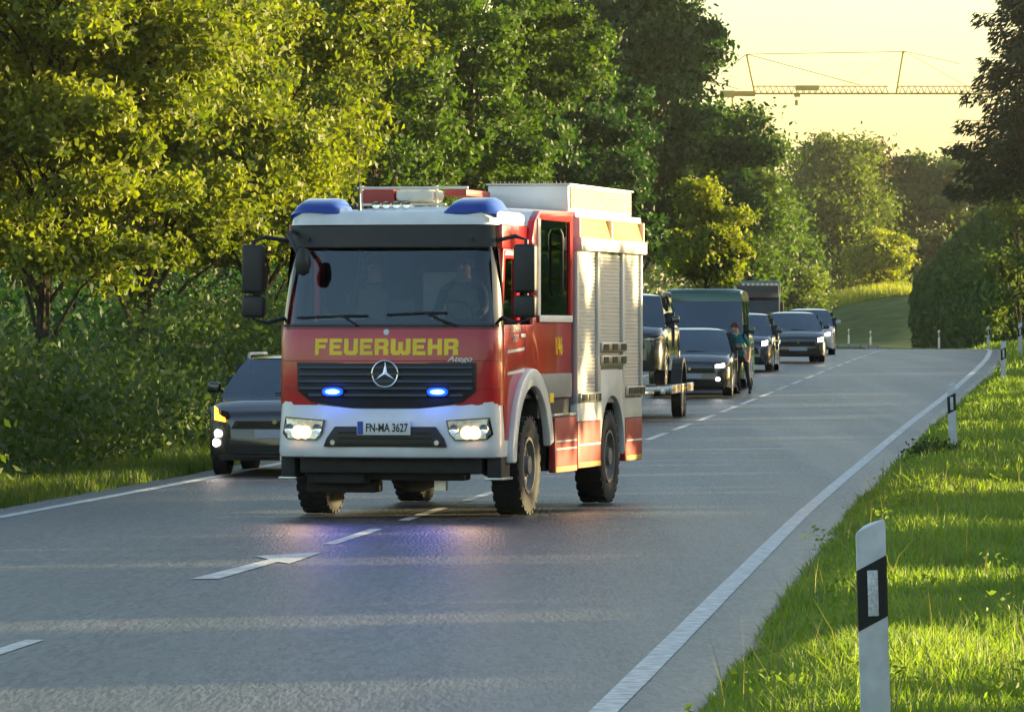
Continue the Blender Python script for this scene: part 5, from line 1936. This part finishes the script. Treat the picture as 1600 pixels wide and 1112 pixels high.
# ------------------------------------------------------------------ people
def skin_person(name, label, loc, rz, joints, edges, rad, zones, mats, root, hairmat, head_r=0.105, cap=None):
    names = list(joints)
    idx = {n: i for i, n in enumerate(names)}
    me = bpy.data.meshes.new("body")
    me.from_pydata([joints[n] for n in names], [(idx[a], idx[b]) for a, b in edges], [])
    o = bpy.data.objects.new("tmp", me)
    COL.objects.link(o)
    md = o.modifiers.new("skin", 'SKIN')
    md.use_smooth_shade = True
    if not me.skin_vertices:
        o.modifiers.remove(md)
        md = o.modifiers.new("skin", 'SKIN')
    sv = me.skin_vertices[0].data
    for n in names:
        r_ = rad.get(n, 0.05)
        sv[idx[n]].radius = r_ if isinstance(r_, tuple) else (r_, r_)
        sv[idx[n]].use_root = (n == root)
    ss = o.modifiers.new("sub", 'SUBSURF')
    ss.levels = ss.render_levels = 1
    dg = bpy.context.evaluated_depsgraph_get()
    m2 = bpy.data.meshes.new_from_object(o.evaluated_get(dg))
    m2.name = "body"
    bpy.data.objects.remove(o)
    m2.materials.clear()
    for mm in mats:
        m2.materials.append(mm)
    P = {n: Vector(joints[n]) for n in names}
    segs = [(P[a], P[b], zones.get((a, b), zones.get(a, 0))) for a, b in edges]
    for pl_ in m2.polygons:
        c = pl_.center
        best = (9, 0)
        for a, b, zn in segs:
            ab = b - a
            t = max(0, min(1, (c - a).dot(ab) / max(1e-9, ab.length_squared)))
            d = (c - a - ab * t).length
            if d < best[0]:
                best = (d, zn)
        pl_.material_index = best[1]
        pl_.use_smooth = True
    p = bpy.data.objects.new(name, m2)
    COL.objects.link(p)
    p.location = loc
    p.rotation_euler = (0, 0, rz)
    tag(p, label, "person")
    hc = P['head']
    mb = MB()
    rows = []
    for k in range(7):
        v = k / 6 * math.pi * 0.56
        rows.append([(hc.x + head_r * 1.0 * math.sin(v) * math.cos(a), hc.y + 0.012 + head_r * 1.14 * math.sin(v) * math.sin(a) , hc.z + 0.02 + head_r * 1.22 * math.cos(v) + (0.03 if math.sin(a) < -0.3 and k > 4 else 0)) for a in np.linspace(0, 2 * math.pi, 15)])
    mb.grid(rows)
    if cap:
        mb.add([(hc.x - 0.07, hc.y - 0.09, hc.z + 0.06), (hc.x + 0.07, hc.y - 0.09, hc.z + 0.06), (hc.x + 0.05, hc.y - 0.19, hc.z + 0.045), (hc.x - 0.05, hc.y - 0.19, hc.z + 0.045)], [(0, 1, 2, 3)])
    mb.build("cap" if cap else "hair", cap or hairmat, p, smooth=True)
    # face: nose, eyes, mouth
    mb = MB()
    mb.lathe([(0, -0.03), (0.012, -0.022), (0.016, 0.0)], (hc.x, hc.y - head_r * 0.98, hc.z - 0.01), 'y', 8)
    mb.build("nose", M['skin'], p, smooth=True)
    for s in (-1, 1):
        mb = MB()
        mb.disc((hc.x + s * 0.035, hc.y - head_r * 1.02, hc.z + 0.022), 0.014, 'y', 8, 0.008)
        mb.build("eye", M['hair'], p)
    return p


def hand(joints, edges, rad, pre, wrist, tip_dir):
    d = Vector(tip_dir).normalized()
    sdir = d.orthogonal().normalized()
    w = Vector(joints[wrist])
    palm = w + d * 0.075
    joints[pre + 'palm'] = tuple(palm)
    rad[pre + 'palm'] = (0.034, 0.018)
    edges.append((wrist, pre + 'palm'))
    for i, ln in enumerate((0.07, 0.085, 0.08, 0.062)):
        k = pre + 'f%d' % i
        b = palm + sdir * (-0.027 + 0.018 * i) + d * 0.03
        joints[k + 'a'] = tuple(b)
        joints[k + 'b'] = tuple(b + d * ln * 0.6 + Vector((0, -0.012, 0)))
        rad[k + 'a'] = rad[k + 'b'] = 0.009
        edges.append((pre + 'palm', k + 'a'))
        edges.append((k + 'a', k + 'b'))
    joints[pre + 'th'] = tuple(w + d * 0.06 + sdir * -0.045)
    rad[pre + 'th'] = 0.01
    edges.append((wrist, pre + 'th'))


def walking_person():
    # leaning a little forward and to the viewer's left while walking beside the saloon
    J = {'pelvis': (0, 0.02, 0.90), 'waist': (-0.03, 0.0, 1.05), 'chest': (-0.09, -0.03, 1.27), 'neckb': (-0.13, -0.05, 1.43), 'neck': (-0.15, -0.07, 1.50), 'head': (-0.17, -0.09, 1.60), 'crown': (-0.175, -0.085, 1.67),
         'shl': (-0.29, -0.04, 1.38), 'ell': (-0.36, -0.10, 1.12), 'wrl': (-0.30, -0.24, 0.93), 'shr': (0.05, -0.02, 1.40), 'elr': (0.16, 0.05, 1.14), 'wrr': (0.17, -0.06, 0.92),
         'hil': (-0.09, 0.02, 0.86), 'knl': (-0.11, -0.12, 0.49), 'anl': (-0.06, 0.02, 0.09), 'tol': (-0.07, -0.15, 0.035), 'hir': (0.09, 0.02, 0.86), 'knr': (0.13, 0.02, 0.47), 'anr': (0.16, 0.22, 0.10), 'tor': (0.16, 0.06, 0.035)}
    E_ = [('pelvis', 'waist'), ('waist', 'chest'), ('chest', 'neckb'), ('neckb', 'neck'), ('neck', 'head'), ('head', 'crown'), ('neckb', 'shl'), ('shl', 'ell'), ('ell', 'wrl'), ('neckb', 'shr'), ('shr', 'elr'), ('elr', 'wrr'),
          ('pelvis', 'hil'), ('hil', 'knl'), ('knl', 'anl'), ('anl', 'tol'), ('pelvis', 'hir'), ('hir', 'knr'), ('knr', 'anr'), ('anr', 'tor')]
    rd = {'pelvis': (0.15, 0.11), 'waist': (0.14, 0.10), 'chest': (0.17, 0.12), 'neckb': (0.10, 0.08), 'neck': 0.055, 'head': (0.09, 0.10), 'crown': 0.06, 'shl': 0.07, 'shr': 0.07, 'ell': 0.045, 'elr': 0.045, 'wrl': 0.03, 'wrr': 0.03,
          'hil': 0.095, 'hir': 0.095, 'knl': 0.065, 'knr': 0.065, 'anl': 0.045, 'anr': 0.045, 'tol': 0.04, 'tor': 0.04}
    zn = {('neck', 'head'): 0, ('head', 'crown'): 0, ('neckb', 'neck'): 0, ('pelvis', 'waist'): 1, ('waist', 'chest'): 1, ('chest', 'neckb'): 1, ('neckb', 'shl'): 1, ('neckb', 'shr'): 1, ('shl', 'ell'): 1, ('shr', 'elr'): 1,
          ('pelvis', 'hil'): 2, ('pelvis', 'hir'): 2, ('hil', 'knl'): 2, ('hir', 'knr'): 2, ('knl', 'anl'): 2, ('knr', 'anr'): 2, ('anl', 'tol'): 3, ('anr', 'tor'): 3}
    hand(J, E_, rd, 'l_', 'wrl', (0.1, -0.3, -1))
    hand(J, E_, rd, 'r_', 'wrr', (0.0, -0.3, -1))
    d = 118.0
    M['teal'] = mat("teal_shirt", (0.01, 0.16, 0.17), 0.8, var=0.15)
    M['cap_red'] = mat("dark_red_cap", (0.10, 0.012, 0.012), 0.8, var=0.1)
    pw = skin_person("person", "person in a teal shirt and dark trousers walking beside the black saloon", (at(1160, d), d, float(zr(d)) - 0.002), R(-14), J, E_, rd, zn, [M['skin'], M['teal'], M['navy'], M['black']], 'pelvis', M['hair'], cap=M['cap_red'])
    pw.scale = (0.9, 0.9, 0.9)


def seated_person(label, lx, arms):
    # seated in the cab; local coordinates of the truck turned into the world by hand
    J = {'pelvis': (0, 0.0, 0.0), 'waist': (0, 0.02, 0.16), 'chest': (0, 0.0, 0.40), 'neckb': (0, -0.02, 0.55), 'neck': (0, -0.03, 0.62), 'head': (0, -0.05, 0.73), 'crown': (0, -0.045, 0.80),
         'shl': (-0.19, -0.01, 0.50), 'ell': (-0.25, -0.16, 0.28), 'wrl': (-0.16, -0.38, arms), 'shr': (0.19, -0.01, 0.50), 'elr': (0.25, -0.16, 0.28), 'wrr': (0.16, -0.38, arms),
         'hil': (-0.09, -0.05, -0.01), 'knl': (-0.12, -0.46, 0.04), 'anl': (-0.12, -0.50, -0.36), 'tol': (-0.12, -0.64, -0.40), 'hir': (0.09, -0.05, -0.01), 'knr': (0.12, -0.46, 0.04), 'anr': (0.12, -0.50, -0.36), 'tor': (0.12, -0.64, -0.40)}
    E_ = [('pelvis', 'waist'), ('waist', 'chest'), ('chest', 'neckb'), ('neckb', 'neck'), ('neck', 'head'), ('head', 'crown'), ('neckb', 'shl'), ('shl', 'ell'), ('ell', 'wrl'), ('neckb', 'shr'), ('shr', 'elr'), ('elr', 'wrr'),
          ('pelvis', 'hil'), ('hil', 'knl'), ('knl', 'anl'), ('anl', 'tol'), ('pelvis', 'hir'), ('hir', 'knr'), ('knr', 'anr'), ('anr', 'tor')]
    rd = {'pelvis': (0.16, 0.12), 'waist': (0.15, 0.11), 'chest': (0.18, 0.12), 'neckb': (0.10, 0.08), 'neck': 0.055, 'head': (0.09, 0.10), 'crown': 0.06, 'shl': 0.07, 'shr': 0.07, 'ell': 0.048, 'elr': 0.048, 'wrl': 0.032, 'wrr': 0.032,
          'hil': 0.095, 'hir': 0.095, 'knl': 0.068, 'knr': 0.068, 'anl': 0.045, 'anr': 0.045, 'tol': 0.04, 'tor': 0.04}
    zn = {('neck', 'head'): 0, ('head', 'crown'): 0, ('neckb', 'neck'): 0, ('pelvis', 'waist'): 1, ('waist', 'chest'): 1, ('chest', 'neckb'): 1, ('neckb', 'shl'): 1, ('neckb', 'shr'): 1, ('shl', 'ell'): 1, ('shr', 'elr'): 1, ('ell', 'wrl'): 1, ('elr', 'wrr'): 1,
          ('pelvis', 'hil'): 1, ('pelvis', 'hir'): 1, ('hil', 'knl'): 1, ('hir', 'knr'): 1, ('knl', 'anl'): 1, ('knr', 'anr'): 1, ('anl', 'tol'): 2, ('anr', 'tor'): 2}
    hand(J, E_, rd, 'l_', 'wrl', (0.2, -1, 0.1))
    hand(J, E_, rd, 'r_', 'wrr', (-0.2, -1, 0.1))
    c, s = math.cos(TH), math.sin(TH)
    ly, lz = 1.28, 1.72 + 0.1
    p = skin_person("person", label, (TX + lx * c + ly * s, TY - lx * s + ly * c, lz), -TH, J, E_, rd, zn, [M['skin'], M['navy'], M['black']], 'pelvis', M['hair'])
    mb = MB()
    rows = []
    for z, a, b in ((0.20, 0.165, 0.125), (0.34, 0.185, 0.135), (0.46, 0.19, 0.125), (0.54, 0.12, 0.10)):
        rows.append([(a * 1.08 * math.cos(t), b * 1.15 * math.sin(t), z) for t in np.linspace(0, 2 * math.pi, 17)])
    mb.grid(rows)
    mb.build("vest", M['hivis'], p, smooth=True)


walking_person()
seated_person("driver in dark uniform behind the fire engine's steering wheel", 0.52, 0.20)
seated_person("co-driver with a yellow vest in the fire engine's passenger seat", -0.42, 0.16)

# ------------------------------------------------------------------ evening haze in the air
M_h = bpy.data.materials.new("haze_air")
M_h.use_nodes = True
hn, hl_ = M_h.node_tree.nodes, M_h.node_tree.links
hn.remove(hn["Principled BSDF"])
pv = hn.new("ShaderNodeVolumePrincipled")
pv.inputs["Color"].default_value = (0.95, 0.95, 0.92, 1)
pv.inputs["Density"].default_value = 0.00006
pv.inputs["Anisotropy"].default_value = 0.3
hl_.new(pv.outputs[0], hn["Material Output"].inputs["Volume"])
mb = MB()
mb.box(-7000, 7000, -70, 7500, -1.5, 36.0)
hz = mb.build("haze", M_h)
tag(hz, "thin warm evening haze over road and trees", "haze", kind="stuff")
